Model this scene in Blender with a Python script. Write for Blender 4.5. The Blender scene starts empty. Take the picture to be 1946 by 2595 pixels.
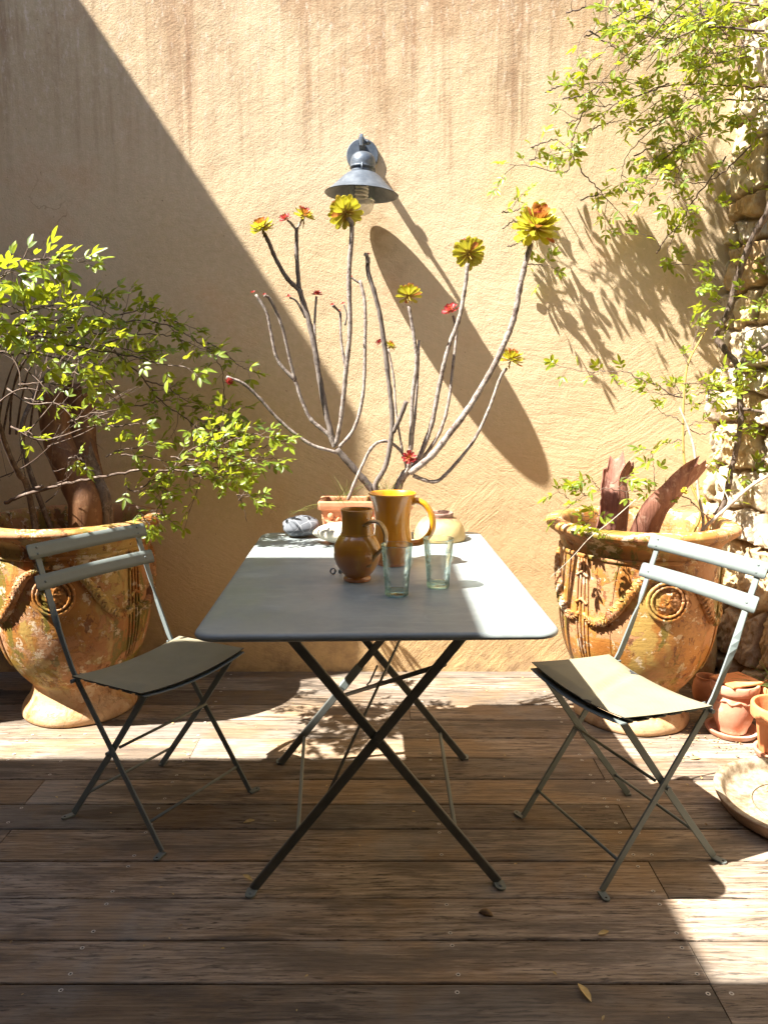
import bpy, math, random
from mathutils import Vector, Matrix, noise as mnoise

R = random.Random(7)
scene = bpy.context.scene
COL = scene.collection
pi = math.pi
V = Vector

# ------------------------------------------------------------------ camera
CAM_H = 1.234
PITCH = math.radians(9.0)
FPX = 1950.0
cp, sp = math.cos(PITCH), math.sin(PITCH)
WALL_Y = 3.262


def P(px, py, Y):
    """photo pixel -> world point on the vertical plane y = Y"""
    u = (px - 973.0) / FPX
    v = (py - 1297.5) / FPX
    r = (u, cp - v * sp, -sp - v * cp)
    t = Y / r[1]
    return V((r[0] * t, Y, CAM_H + r[2] * t))


cam = bpy.data.cameras.new("camera")
cam.sensor_fit = 'VERTICAL'
cam.sensor_height = 36.0
cam.lens = 36.0 * FPX / 2595.0
cam.clip_start = 0.05
cam.clip_end = 400.0
camo = bpy.data.objects.new("camera", cam)
COL.objects.link(camo)
camo.location = (0, 0, CAM_H)
camo.rotation_euler = (pi / 2 - PITCH, 0, 0)
scene.camera = camo

# ------------------------------------------------------------------ light
SUN = V((2.53, 1.0, -3.79)).normalized()
sun = bpy.data.lights.new("sun", 'SUN')
sun.energy = 5.0
sun.angle = math.radians(0.53)
sun.color = (1.0, 0.955, 0.885)
suno = bpy.data.objects.new("sun", sun)
COL.objects.link(suno)
suno.rotation_euler = SUN.to_track_quat('-Z', 'Y').to_euler()
suno.location = (-4, -2, 7)

w = bpy.data.worlds.new("World")
scene.world = w
w.use_nodes = True
wn = w.node_tree
bg = wn.nodes['Background']
sky = wn.nodes.new('ShaderNodeTexSky')
sky.sky_type = 'NISHITA'
sky.sun_disc = False
sky.sun_elevation = math.asin(-SUN.z)
sky.sun_rotation = math.atan2(-SUN.x, -SUN.y) % (2 * pi)
wn.links.new(sky.outputs[0], bg.inputs[0])
bg.inputs[1].default_value = 0.074

scene.view_settings.view_transform = 'Standard'
scene.view_settings.look = 'None'
scene.view_settings.exposure = 2.17
scene.view_settings.gamma = 1.0
scene.cycles.max_bounces = 10
scene.cycles.transparent_max_bounces = 16
scene.cycles.sample_clamp_indirect = 6.0

# ------------------------------------------------------------------ node helpers


class NT:
    def __init__(self, name):
        self.m = bpy.data.materials.new(name)
        self.m.use_nodes = True
        self.t = self.m.node_tree
        self.b = self.t.nodes['Principled BSDF']
        self.out = self.t.nodes['Material Output']
        self._obj = None

    def n(self, typ, ins=None, **props):
        nd = self.t.nodes.new(typ)
        for k, v in props.items():
            setattr(nd, k, v)
        for k, v in (ins or {}).items():
            self.set(nd.inputs[k], v)
        return nd

    def set(self, sock, v):
        if isinstance(v, bpy.types.NodeSocket):
            self.t.links.new(v, sock)
        else:
            if isinstance(v, (tuple, list)) and len(v) == 3 and sock.type == 'RGBA':
                v = (*v, 1.0)
            sock.default_value = v

    def obj(self):
        if self._obj is None:
            self._obj = self.n('ShaderNodeTexCoord').outputs['Object']
        return self._obj

    def mapped(self, scale=(1, 1, 1), rot=(0, 0, 0), loc=(0, 0, 0), src=None):
        return self.n('ShaderNodeMapping', {'Vector': src or self.obj(), 'Scale': scale, 'Rotation': rot, 'Location': loc}).outputs[0]

    def noise(self, scale, detail=4.0, rough=0.55, vec=None, dist=0.0, color=False):
        nd = self.n('ShaderNodeTexNoise', {'Vector': vec or self.obj(), 'Scale': scale, 'Detail': detail, 'Roughness': rough, 'Distortion': dist})
        return nd.outputs['Color' if color else 'Fac']

    def vor(self, scale, vec=None, feature='F1', out='Distance', rand=1.0):
        nd = self.n('ShaderNodeTexVoronoi', {'Vector': vec or self.obj(), 'Scale': scale, 'Randomness': rand}, feature=feature)
        return nd.outputs[out]

    def ramp(self, fac, lo, hi, a=0.0, b=1.0, smooth=True):
        nd = self.n('ShaderNodeMapRange', {0: fac, 1: lo, 2: hi, 3: a, 4: b})
        nd.interpolation_type = 'SMOOTHSTEP' if smooth else 'LINEAR'
        return nd.outputs[0]

    def mix(self, f, a, b, mode='MIX'):
        nd = self.n('ShaderNodeMix', data_type='RGBA', blend_type=mode)
        self.set(nd.inputs[0], f)
        self.set(nd.inputs[6], a)
        self.set(nd.inputs[7], b)
        return nd.outputs[2]

    def math(self, op, a, b=0.0, clamp=False):
        nd = self.n('ShaderNodeMath', {0: a, 1: b}, operation=op)
        nd.use_clamp = clamp
        return nd.outputs[0]

    def sep(self, vec=None):
        return self.n('ShaderNodeSeparateXYZ', {0: vec or self.obj()}).outputs

    def comb(self, x, y, z):
        return self.n('ShaderNodeCombineXYZ', {0: x, 1: y, 2: z}).outputs[0]

    def vadd(self, a, b):
        return self.n('ShaderNodeVectorMath', {0: a, 1: b}, operation='ADD').outputs[0]

    def vscale(self, a, s):
        return self.n('ShaderNodeVectorMath', {0: a, 'Scale': s}, operation='SCALE').outputs[0]

    def island(self):
        return self.n('ShaderNodeNewGeometry').outputs['Random Per Island']

    def bump(self, h, dist, strength=1.0, normal=None):
        ins = {'Height': h, 'Distance': dist, 'Strength': strength}
        if normal is not None:
            ins['Normal'] = normal
        return self.n('ShaderNodeBump', ins).outputs[0]

    def fin(self, **kw):
        for k, v in kw.items():
            self.set(self.b.inputs[k.replace('_', ' ')], v)
        return self.m


# ------------------------------------------------------------------ materials
def mat_plaster():
    k = NT('ochre_plaster')
    x, y, z = k.sep()
    low = k.noise(1.3, 3, 0.5)
    big = k.noise(2.6, 5, 0.6)
    col = k.mix(k.ramp(low, 0.3, 0.72), (0.52, 0.388, 0.220), (0.585, 0.458, 0.285))
    col = k.mix(k.ramp(big, 0.52, 0.75, 0, 0.55), col, (0.55, 0.315, 0.16))
    mott = k.noise(42, 5, 0.7)
    col = k.mix(k.ramp(mott, 0.35, 0.7, 0, 0.45), col, (0.69, 0.51, 0.33))
    # lower part more yellow: warm bounce light put into the colour
    col = k.mix(k.ramp(z, 1.5, 0.1, 0, 0.6), col, (0.60, 0.375, 0.145))
    # rain streaks from the top
    st = k.noise(1.0, 5, 0.65, k.mapped((16, 1, 0.75)))
    st2 = k.noise(1.0, 4, 0.6, k.mapped((55, 1, 2.2)))
    stf = k.math('MULTIPLY', k.ramp(st, 0.42, 0.68), k.ramp(st2, 0.30, 0.62))
    hm = k.ramp(k.math('ADD', z, k.math('MULTIPLY', k.noise(1.0, 4, 0.6, k.mapped((5, 1, 0.3))), 0.9)), 2.38, 3.02)
    hm = k.math('MULTIPLY', hm, k.ramp(k.noise(1.5, 3), 0.3, 0.62, 0.25, 1))
    col = k.mix(k.math('MULTIPLY', stf, hm), col, (0.31, 0.185, 0.098))
    top = k.math('MULTIPLY', k.ramp(z, 2.15, 2.85), k.ramp(k.noise(3.0, 6, 0.7), 0.38, 0.66))
    col = k.mix(k.math('MULTIPLY', top, 0.75), col, (0.33, 0.19, 0.095))
    eff = k.math('MULTIPLY', k.ramp(z, 1.9, 2.7), k.ramp(k.noise(1.0, 6, 0.75, k.mapped((60, 1, 22))), 0.52, 0.68))
    col = k.mix(k.math('MULTIPLY', eff, 0.6), col, (0.72, 0.58, 0.44))
    # damp stain below the lamp and dark specks
    dx = k.math('ABSOLUTE', k.math('SUBTRACT', x, 0.0))
    dm = k.math('MULTIPLY', k.ramp(dx, 0.16, 0.0), k.ramp(z, 1.45, 1.9))
    dm = k.math('MULTIPLY', dm, k.ramp(k.noise(9, 5, 0.7), 0.42, 0.7))
    col = k.mix(k.math('MULTIPLY', dm, 0.7), col, (0.36, 0.23, 0.12))
    col = k.mix(k.ramp(k.noise(70, 2, 0.5), 0.73, 0.78, 0, 0.6), col, (0.2, 0.11, 0.05))
    # hairline cracks
    cv = k.vadd(k.obj(), k.vscale(k.noise(3.5, 5, 0.6, color=True), 0.35))
    ce = k.vor(0.8, cv, 'DISTANCE_TO_EDGE')
    crk = k.math('MULTIPLY', k.ramp(ce, 0.0026, 0.0008), k.ramp(k.noise(1.3, 2), 0.60, 0.66))
    col = k.mix(k.math('MULTIPLY', crk, 0.45), col, (0.25, 0.14, 0.07))
    # skirting dirt
    dirt = k.math('MULTIPLY', k.ramp(z, 0.26, 0.0), k.ramp(k.noise(8, 6, 0.75), 0.38, 0.66))
    col = k.mix(k.math('MULTIPLY', dirt, 0.7), col, (0.22, 0.14, 0.08))
    # trowel strokes: anisotropic noise whose direction drifts over the wall
    # trowel strokes in patches, each patch dragged in its own direction
    wv = k.vadd(k.obj(), k.vscale(k.noise(1.6, 2, 0.5, color=True), 0.5))
    cellc = k.n('ShaderNodeTexVoronoi', {'Vector': wv, 'Scale': 1.35}, feature='F1').outputs['Color']
    ang = k.math('MULTIPLY', k.math('SUBTRACT', k.sep(cellc)[0], 0.5), 1.7)
    ca, sa = k.math('COSINE', ang), k.math('SINE', ang)
    xr = k.math('ADD', k.math('MULTIPLY', x, ca), k.math('MULTIPLY', z, sa))
    zr = k.math('SUBTRACT', k.math('MULTIPLY', z, ca), k.math('MULTIPLY', x, sa))
    wob = k.math('MULTIPLY', k.noise(5, 2), 0.05)
    vec = k.comb(k.math('MULTIPLY', xr, 6.5), 0.0, k.math('MULTIPLY', k.math('ADD', zr, wob), 62))
    tr = k.noise(1.0, 3, 0.6, vec)
    fine = k.noise(170, 4, 0.7)
    med = k.noise(30, 4, 0.6)
    lump = k.noise(5, 3, 0.5)
    lowm = k.ramp(k.math('ADD', z, k.math('MULTIPLY', k.noise(1.1, 2), 0.9)), 2.5, 1.2, 0.35, 1.0)
    b1 = k.bump(lump, 0.03, 0.3)
    b2 = k.bump(k.math('MULTIPLY', tr, lowm), 0.0055, 0.55, b1)
    b3 = k.bump(med, 0.005, 0.28, b2)
    b4 = k.bump(fine, 0.0032, 0.8, b3)
    return k.fin(Base_Color=col, Roughness=0.92, Normal=b4)


def mat_deck():
    k = NT('weathered_deck_boards')
    isl = k.island()
    off = k.comb(k.math('MULTIPLY', isl, 37.0), k.math('MULTIPLY', isl, 19.0), k.math('MULTIPLY', isl, 11.0))
    v = k.vadd(k.obj(), off)
    warp = k.vscale(k.noise(2.6, 3, 0.5, v, color=True), 0.035)
    vw = k.vadd(v, warp)
    g1 = k.noise(1.0, 8, 0.68, k.mapped((5.0, 75, 5), src=vw))
    g2 = k.noise(1.0, 5, 0.7, k.mapped((15, 150, 5), src=vw), 0.25)
    g3 = k.noise(1.0, 4, 0.6, k.mapped((1.6, 14, 5), src=vw), 1.2)
    big = k.noise(2.2, 4, 0.6, v)
    col = k.mix(k.ramp(g1, 0.30, 0.68), (0.062, 0.042, 0.028), (0.45, 0.36, 0.27))
    col = k.mix(k.ramp(g3, 0.35, 0.7, 0, 0.5), col, (0.30, 0.205, 0.13))
    col = k.mix(k.ramp(g2, 0.52, 0.64, 0, 0.92), col, (0.030, 0.020, 0.014))
    col = k.mix(k.ramp(g2, 0.42, 0.24, 0, 0.6), col, (0.52, 0.44, 0.35))
    col = k.mix(k.ramp(big, 0.45, 0.66, 0, 0.6), col, (0.25, 0.225, 0.195))
    gold = k.noise(3.1, 4, 0.6, k.vadd(v, (5.0, 3.0, 0.0)))
    col = k.mix(k.ramp(gold, 0.46, 0.62, 0, 0.65), col, k.mix(g1, (0.10, 0.055, 0.024), (0.44, 0.29, 0.15)))
    wav = k.n('ShaderNodeTexWave', {'Vector': k.mapped((0.9, 9, 1), src=v), 'Scale': 3.2, 'Distortion': 7.0, 'Detail': 4.0, 'Detail Scale': 1.6, 'Detail Roughness': 0.65}, bands_direction='Y').outputs['Fac']
    col = k.mix(k.ramp(wav, 0.62, 0.95, 0, 0.24), col, (0.055, 0.036, 0.023))
    dkp = k.noise(1.0, 5, 0.65, k.mapped((2.2, 9, 3), loc=(3, 8, 0), src=v))
    col = k.mix(k.ramp(dkp, 0.50, 0.64, 0, 0.8), col, k.mix(g1, (0.03, 0.022, 0.016), (0.20, 0.155, 0.115)))
    tint = k.ramp(isl, 0, 1, 0.56, 1.22, smooth=False)
    col = k.mix(1.0, col, k.comb(tint, tint, tint), 'MULTIPLY')
    b1 = k.bump(g1, 0.003, 0.8)
    b2 = k.bump(g2, 0.0022, 0.9, b1)
    return k.fin(Base_Color=col, Roughness=k.ramp(g1, 0.3, 0.7, 0.62, 0.82), Normal=b2)


def mat_simple(name, c1, c2, scale=8, rough=0.6, bump=0.0, bscale=60, metallic=0.0, detail=5, stretch=None):
    k = NT(name)
    vec = k.mapped(stretch) if stretch else None
    f = k.noise(scale, detail, 0.6, vec)
    col = k.mix(k.ramp(f, 0.3, 0.7), c1, c2)
    kw = dict(Base_Color=col, Roughness=rough, Metallic=metallic)
    if bump:
        kw['Normal'] = k.bump(k.noise(bscale, 4, 0.6, vec), bump)
    return k.fin(**kw)


def mat_metal():
    k = NT('painted_steel')
    f = k.noise(9, 5, 0.65)
    col = k.mix(k.ramp(f, 0.3, 0.7), (0.145, 0.172, 0.164), (0.178, 0.206, 0.196))
    sc = k.noise(160, 2, 0.5)
    col = k.mix(k.ramp(sc, 0.72, 0.8, 0, 0.5), col, (0.28, 0.31, 0.29))
    rs_ = k.noise(34, 6, 0.7)
    col = k.mix(k.ramp(rs_, 0.66, 0.72, 0, 0.55), col, (0.16, 0.085, 0.045))
    return k.fin(Base_Color=col, Roughness=k.ramp(f, 0.3, 0.7, 0.5, 0.65), Normal=k.bump(k.noise(300, 2), 0.0004, 0.5))


def mat_legs():
    k = NT('dark_painted_bars')
    f = k.noise(25, 5, 0.65)
    col = k.mix(k.ramp(f, 0.3, 0.7), (0.085, 0.090, 0.080), (0.115, 0.118, 0.105))
    return k.fin(Base_Color=col, Roughness=0.45)


def mat_table():
    k = NT('painted_table_steel')
    x, y, z = k.sep()
    f = k.noise(3.2, 5, 0.65)
    col = k.mix(k.ramp(f, 0.3, 0.72), (0.205, 0.238, 0.234), (0.285, 0.315, 0.304))
    smear = k.noise(1.0, 5, 0.7, k.mapped((5, 24, 1)), 0.6)
    col = k.mix(k.ramp(smear, 0.50, 0.66, 0, 0.7), col, (0.315, 0.345, 0.335))
    dust = k.noise(1.9, 6, 0.7)
    col = k.mix(k.ramp(dust, 0.5, 0.7, 0, 0.5), col, (0.30, 0.305, 0.28))
    # dried ring marks and specks
    ring = k.vor(5.0, feature='F1')
    ringm = k.math('MULTIPLY', k.ramp(k.math('ABSOLUTE', k.math('SUBTRACT', ring, 0.155)), 0.012, 0.0), k.ramp(k.noise(7, 3), 0.5, 0.62))
    col = k.mix(k.math('MULTIPLY', ringm, 0.6), col, (0.5, 0.52, 0.5))
    spk = k.vor(26, feature='F1')
    col = k.mix(k.math('MULTIPLY', k.ramp(spk, 0.055, 0.04), k.ramp(k.noise(11, 2), 0.55, 0.6)), col, (0.05, 0.05, 0.045))
    scr = k.noise(1.0, 2, 0.5, k.mapped((12, 220, 1), (0, 0, 0.5)))
    col = k.mix(k.math('MULTIPLY', k.ramp(scr, 0.74, 0.78), 0.5), col, (0.5, 0.52, 0.5))
    rough = k.ramp(k.noise(6, 5, 0.7), 0.3, 0.7, 0.30, 0.58)
    return k.fin(Base_Color=col, Roughness=rough, Normal=k.bump(k.noise(14, 3), 0.0008, 0.5))


def mat_urn():
    k = NT('flaking_ochre_glaze')
    o = k.obj()
    x, y, z = k.sep()
    loc = k.n('ShaderNodeObjectInfo').outputs['Location']
    v = k.vadd(o, k.vscale(loc, 3.1))
    warp = k.vscale(k.noise(14, 3, 0.6, v, color=True), 0.05)
    vw = k.vadd(v, warp)
    a = k.noise(4.5, 5, 0.6, v)
    col = k.mix(k.ramp(a, 0.35, 0.65), (0.31, 0.112, 0.020), (0.42, 0.195, 0.046))
    # olive and yellow runs of the old glaze
    run = k.noise(1.0, 5, 0.6, k.mapped((7, 7, 1.6), src=vw))
    col = k.mix(k.ramp(run, 0.51, 0.57, 0, 0.85), col, (0.43, 0.285, 0.08))
    run2 = k.noise(1.0, 5, 0.65, k.mapped((9, 9, 2.0), loc=(4, 7, 1), src=vw))
    col = k.mix(k.ramp(run2, 0.54, 0.59, 0, 0.9), col, (0.16, 0.125, 0.02))
    # glaze gone: warm bare clay, and pale crust
    fl = k.noise(8.0, 9, 0.74, vw)
    bare = k.ramp(fl, 0.53, 0.545)
    col = k.mix(bare, col, (0.42, 0.205, 0.088))
    fl2 = k.noise(17, 8, 0.72, k.vadd(vw, (3.0, 1.0, 8.0)))
    crust = k.ramp(fl2, 0.57, 0.585)
    col = k.mix(k.math('MULTIPLY', crust, 0.85), col, (0.64, 0.50, 0.34))
    chip = k.noise(1.0, 6, 0.65, k.mapped((20, 20, 11), loc=(2, 2, 2), src=vw))
    chips = k.math('MULTIPLY', k.ramp(chip, 0.595, 0.605), 0.8)
    col = k.mix(chips, col, (0.155, 0.048, 0.014))
    # foot has lost its glaze
    ft = k.math('MULTIPLY', k.ramp(z, 0.16, 0.10), k.ramp(k.noise(11, 6, 0.7, v), 0.36, 0.50, 0.25, 0.9))
    col = k.mix(ft, col, (0.55, 0.35, 0.19))
    # green algae low on the belly
    al = k.math('MULTIPLY', k.ramp(k.math('ABSOLUTE', k.math('SUBTRACT', z, 0.22)), 0.11, 0.0), k.ramp(k.noise(7, 5, 0.7, v), 0.42, 0.6))
    col = k.mix(k.math('MULTIPLY', al, 0.75), col, (0.25, 0.20, 0.025))
    # throwing lines
    tl = k.noise(1.0, 3, 0.6, k.mapped((1.2, 1.2, 130)))
    h = k.math('ADD', k.math('MULTIPLY', bare, -0.6), k.math('MULTIPLY', chips, -0.8))
    b1 = k.bump(h, 0.0022, 0.9)
    b2 = k.bump(tl, 0.002, 0.5, b1)
    b3 = k.bump(k.noise(60, 5, 0.7), 0.003, 0.7, b2)
    rough = k.mix(k.math('MAXIMUM', bare, crust), (0.46, 0.46, 0.46), (0.88, 0.88, 0.88))
    return k.fin(Base_Color=col, Roughness=rough, Normal=b3)


def mat_terracotta(name='terracotta', c1=(0.50, 0.20, 0.095), c2=(0.60, 0.28, 0.15), bloom=(0.66, 0.46, 0.35), amt=0.6):
    k = NT(name)
    f = k.noise(9, 5, 0.6)
    col = k.mix(k.ramp(f, 0.3, 0.7), c1, c2)
    bl = k.noise(7, 7, 0.7)
    col = k.mix(k.ramp(bl, 0.5, 0.66, 0, amt), col, bloom)
    dk = k.noise(16, 6, 0.7)
    col = k.mix(k.ramp(dk, 0.62, 0.72, 0, 0.5), col, (0.22, 0.09, 0.05))
    return k.fin(Base_Color=col, Roughness=0.85, Normal=k.bump(k.noise(70, 5, 0.6), 0.0018, 0.7))


def mat_jug(name, c1, c2, c3):
    k = NT(name)
    x, y, z = k.sep()
    f = k.noise(10, 4, 0.6)
    zz = k.ramp(k.math('ADD', z, k.math('MULTIPLY', k.math('SUBTRACT', f, 0.5), 0.10)), 0.02, 0.13)
    col = k.mix(zz, c1, c2)
    dr = k.noise(1.0, 4, 0.6, k.mapped((30, 30, 5)))
    col = k.mix(k.ramp(dr, 0.5, 0.66, 0, 0.65), col, c3)
    pit = k.noise(55, 3, 0.5)
    col = k.mix(k.ramp(pit, 0.70, 0.74, 0, 0.9), col, (0.10, 0.03, 0.01))
    foot = k.ramp(z, 0.010, 0.005)
    col = k.mix(foot, col, (0.42, 0.16, 0.06))
    h = k.math('ADD', k.noise(14, 3), k.math('MULTIPLY', k.noise(1, 3, 0.6, k.mapped((2, 2, 150))), 0.25))
    k.b.inputs['Coat Weight'].default_value = 0.9
    k.b.inputs['Coat Roughness'].default_value = 0.07
    return k.fin(Base_Color=col, Roughness=0.35, Normal=k.bump(h, 0.004, 0.6))


def mat_leaf(name, dark, light, trans, rough=0.42):
    k = NT(name)
    isl = k.island()
    col = k.mix(k.ramp(isl, 0.05, 0.95, smooth=False), dark, light)
    col = k.mix(k.ramp(k.noise(40, 3), 0.4, 0.7, 0, 0.3), col, tuple(c * 1.4 for c in light))
    k.fin(Base_Color=col, Roughness=rough)
    tr = k.n('ShaderNodeBsdfTranslucent', {'Color': k.mix(k.ramp(isl, 0, 1, smooth=False), tuple(c * 0.75 for c in trans), trans)})
    ms = k.n('ShaderNodeMixShader', {0: 0.42, 1: k.b.outputs[0], 2: tr.outputs[0]})
    k.t.links.new(ms.outputs[0], k.out.inputs[0])
    return k.m


def mat_bark(name, c1, c2, c3, sc=(30, 30, 9), bump=0.004, rough=0.85):
    k = NT(name)
    f = k.noise(1.0, 6, 0.7, k.mapped(sc))
    col = k.mix(k.ramp(f, 0.3, 0.6), c1, c2)
    col = k.mix(k.ramp(k.noise(38, 5, 0.7), 0.52, 0.68), col, c3)
    return k.fin(Base_Color=col, Roughness=rough, Normal=k.bump(f, bump))


def mat_glass(name, tint, edge):
    """thin-walled bubbly bottle glass"""
    k = NT(name)
    lw = k.n('ShaderNodeLayerWeight', {'Blend': 0.32})
    bub = k.bump(k.noise(60, 3, 0.6), 0.003, 0.6, k.bump(k.noise(16, 3), 0.006, 0.7))
    k.set(lw.inputs['Normal'], bub)
    tc = k.mix(lw.outputs['Facing'], tint, edge)
    tr = k.n('ShaderNodeBsdfTransparent', {'Color': tc})
    gl = k.n('ShaderNodeBsdfGlossy', {'Color': (0.92, 0.98, 0.96, 1), 'Roughness': 0.06, 'Normal': bub})
    ms = k.n('ShaderNodeMixShader', {0: k.math('MULTIPLY', lw.outputs['Fresnel'], 0.75), 1: tr.outputs[0], 2: gl.outputs[0]})
    k.t.links.new(ms.outputs[0], k.out.inputs[0])
    return k.m


def mat_fabric():
    k = NT('woven_seat_fabric')
    x, y, z = k.sep()
    wx = k.math('SINE', k.math('MULTIPLY', x, 1500))
    wy = k.math('SINE', k.math('MULTIPLY', y, 1500))
    wv = k.math('MULTIPLY', wx, wy)
    f = k.noise(9, 4, 0.6)
    col = k.mix(k.ramp(f, 0.3, 0.7), (0.235, 0.205, 0.130), (0.275, 0.240, 0.155))
    col = k.mix(k.ramp(wv, -0.2, 0.7, 0, 0.35), col, (0.15, 0.13, 0.08))
    return k.fin(Base_Color=col, Roughness=0.9, Normal=k.bump(wv, 0.0007, 0.5))


def mat_stone_wall():
    k = NT('rubble_limestone')
    at = k.n('ShaderNodeVertexColor', layer_name='stone_tint').outputs['Color']
    f = k.noise(22, 7, 0.72)
    v = k.noise(1.0, 6, 0.7, k.mapped((40, 40, 12)))
    col = k.mix(k.ramp(f, 0.38, 0.72, 0, 0.5), at, (0.56, 0.49, 0.36))
    col = k.mix(k.ramp(v, 0.54, 0.68, 0, 0.75), col, (0.27, 0.155, 0.065))
    col = k.mix(k.ramp(k.noise(6, 5, 0.7), 0.56, 0.68, 0, 0.5), col, (0.50, 0.30, 0.12))
    b1 = k.bump(v, 0.012, 0.7)
    b2 = k.bump(k.noise(60, 6, 0.75), 0.008, 0.8, b1)
    return k.fin(Base_Color=col, Roughness=0.95, Normal=b2)


M_PLASTER = mat_plaster()
M_DECK = mat_deck()
M_SCREW = mat_simple('dull_screw_steel', (0.46, 0.42, 0.35), (0.56, 0.52, 0.45), 200, 0.5)
M_HOLE = mat_simple('dark_hole', (0.012, 0.010, 0.008), (0.02, 0.016, 0.012), 50, 0.9)
M_EARTH = mat_simple('dark_earth', (0.03, 0.02, 0.013), (0.07, 0.045, 0.028), 30, 1.0, 0.01, 60)
M_METAL = mat_metal()
M_LEG = mat_legs()
M_TABLE = mat_table()
M_URN = mat_urn()
M_TERRA = mat_terracotta()
M_TERRA2 = mat_terracotta('orange_terracotta', (0.56, 0.195, 0.065), (0.62, 0.25, 0.10), (0.62, 0.36, 0.22), 0.35)
M_PINK = mat_terracotta('pale_bloomed_terracotta', (0.50, 0.22, 0.13), (0.58, 0.30, 0.19), (0.72, 0.52, 0.42), 0.85)
M_JUG1 = mat_jug('brown_amber_glaze', (0.40, 0.125, 0.005), (0.43, 0.175, 0.008), (0.50, 0.235, 0.010))
M_JUG2 = mat_jug('golden_amber_glaze', (0.58, 0.205, 0.008), (0.64, 0.265, 0.008), (0.70, 0.35, 0.015))
M_JUGD = mat_jug('dark_honey_glaze', (0.22, 0.10, 0.01), (0.26, 0.13, 0.012), (0.30, 0.16, 0.02))
M_LEAF = mat_leaf('rose_leaf', (0.060, 0.115, 0.014), (0.235, 0.31, 0.022), (0.56, 0.60, 0.03))


def mat_petal(name, base, mid, tip, trans):
    k = NT(name)
    t = k.sep(k.n('ShaderNodeVertexColor', layer_name='petal').outputs['Color'])[0]
    isl = k.island()
    t = k.math('ADD', t, k.math('MULTIPLY', k.math('SUBTRACT', isl, 0.5), 0.35))
    col = k.mix(k.ramp(t, 0.15, 0.55), base, mid)
    col = k.mix(k.ramp(t, 0.80, 1.05), col, tip)
    f = k.noise(70, 3, 0.6)
    col = k.mix(k.ramp(f, 0.5, 0.75, 0, 0.35), col, tip)
    k.fin(Base_Color=col, Roughness=0.4)
    tr = k.n('ShaderNodeBsdfTranslucent', {'Color': trans})
    ms = k.n('ShaderNodeMixShader', {0: 0.35, 1: k.b.outputs[0], 2: tr.outputs[0]})
    k.t.links.new(ms.outputs[0], k.out.inputs[0])
    return k.m


M_AEO_Y = mat_petal('rosette_yellow_leaf', (0.34, 0.14, 0.03), (0.50, 0.47, 0.04), (0.46, 0.31, 0.04), (0.50, 0.46, 0.03, 1))
M_AEO_O = mat_petal('rosette_orange_leaf', (0.42, 0.33, 0.04), (0.46, 0.20, 0.045), (0.30, 0.045, 0.03), (0.5, 0.2, 0.04, 1))
M_AEO_R = mat_petal('rosette_red_leaf', (0.45, 0.30, 0.06), (0.36, 0.045, 0.045), (0.17, 0.015, 0.022), (0.45, 0.05, 0.045, 1))
M_GRASS = mat_leaf('grass_blade', (0.12, 0.17, 0.03), (0.33, 0.32, 0.08), (0.4, 0.42, 0.06))
M_STEM = mat_bark('succulent_stem', (0.13, 0.095, 0.075), (0.33, 0.28, 0.24), (0.095, 0.058, 0.045), (50, 50, 42), 0.006)
M_STEMD = mat_bark('dark_succulent_stem', (0.085, 0.065, 0.052), (0.19, 0.155, 0.13), (0.05, 0.035, 0.028), (60, 60, 26), 0.003)
M_TWIG = mat_bark('rose_twig', (0.055, 0.032, 0.022), (0.13, 0.085, 0.058), (0.24, 0.19, 0.15), (40, 40, 40), 0.002)
M_TWIGP = mat_bark('pale_dry_twig', (0.30, 0.24, 0.18), (0.46, 0.40, 0.32), (0.20, 0.14, 0.10), (40, 40, 40), 0.002)
M_CANE = mat_bark('olive_cane', (0.26, 0.18, 0.04), (0.36, 0.27, 0.07), (0.16, 0.10, 0.04), (40, 40, 10), 0.001)
M_WOODY = mat_bark('old_vine_bark', (0.045, 0.030, 0.022), (0.15, 0.105, 0.075), (0.24, 0.19, 0.15), (60, 60, 20), 0.008)
M_SHEATH = mat_bark('dried_palm_sheath', (0.13, 0.042, 0.026), (0.27, 0.115, 0.072), (0.37, 0.22, 0.155), (46, 46, 3.0), 0.006, 0.75)
M_SHEATHD = mat_bark('brown_palm_sheath', (0.075, 0.024, 0.008), (0.15, 0.062, 0.020), (0.22, 0.11, 0.045), (34, 34, 3.0), 0.004, 0.6)
M_LAMP = mat_simple('weathered_zinc', (0.070, 0.088, 0.112), (0.135, 0.158, 0.185), 22, 0.42, 0.0006, 200, metallic=0.35)
M_GLOBE = mat_glass('lamp_globe_glass', (0.95, 0.95, 0.94, 1), (0.75, 0.75, 0.73, 1))
M_FROST = NT('dusty_globe_glass')
_tr = M_FROST.n('ShaderNodeBsdfTransparent', {'Color': (0.95, 0.95, 0.94, 1)})
_ms = M_FROST.n('ShaderNodeMixShader', {0: 0.45, 1: _tr.outputs[0], 2: M_FROST.b.outputs[0]})
M_FROST.t.links.new(_ms.outputs[0], M_FROST.out.inputs[0])
M_FROST = M_FROST.fin(Base_Color=(0.8, 0.77, 0.72), Roughness=0.25)
M_BULB = mat_simple('white_bulb', (0.78, 0.77, 0.73), (0.84, 0.83, 0.8), 20, 0.25)
M_GLASS = mat_glass('recycled_green_glass', (0.985, 0.995, 0.993, 1), (0.78, 0.92, 0.905, 1))
M_GBASE = mat_glass('thick_green_glass', (0.86, 0.955, 0.94, 1), (0.48, 0.74, 0.71, 1))
M_FABRIC = mat_fabric()
M_UNDER = mat_simple('black_pad_underside', (0.018, 0.018, 0.018), (0.03, 0.03, 0.03), 40, 0.8)
M_STONEW = mat_stone_wall()
M_CREAM = mat_simple('cream_glazed_dish', (0.15, 0.10, 0.055), (0.38, 0.32, 0.23), 34, 0.55, 0.002, 30)
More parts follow.
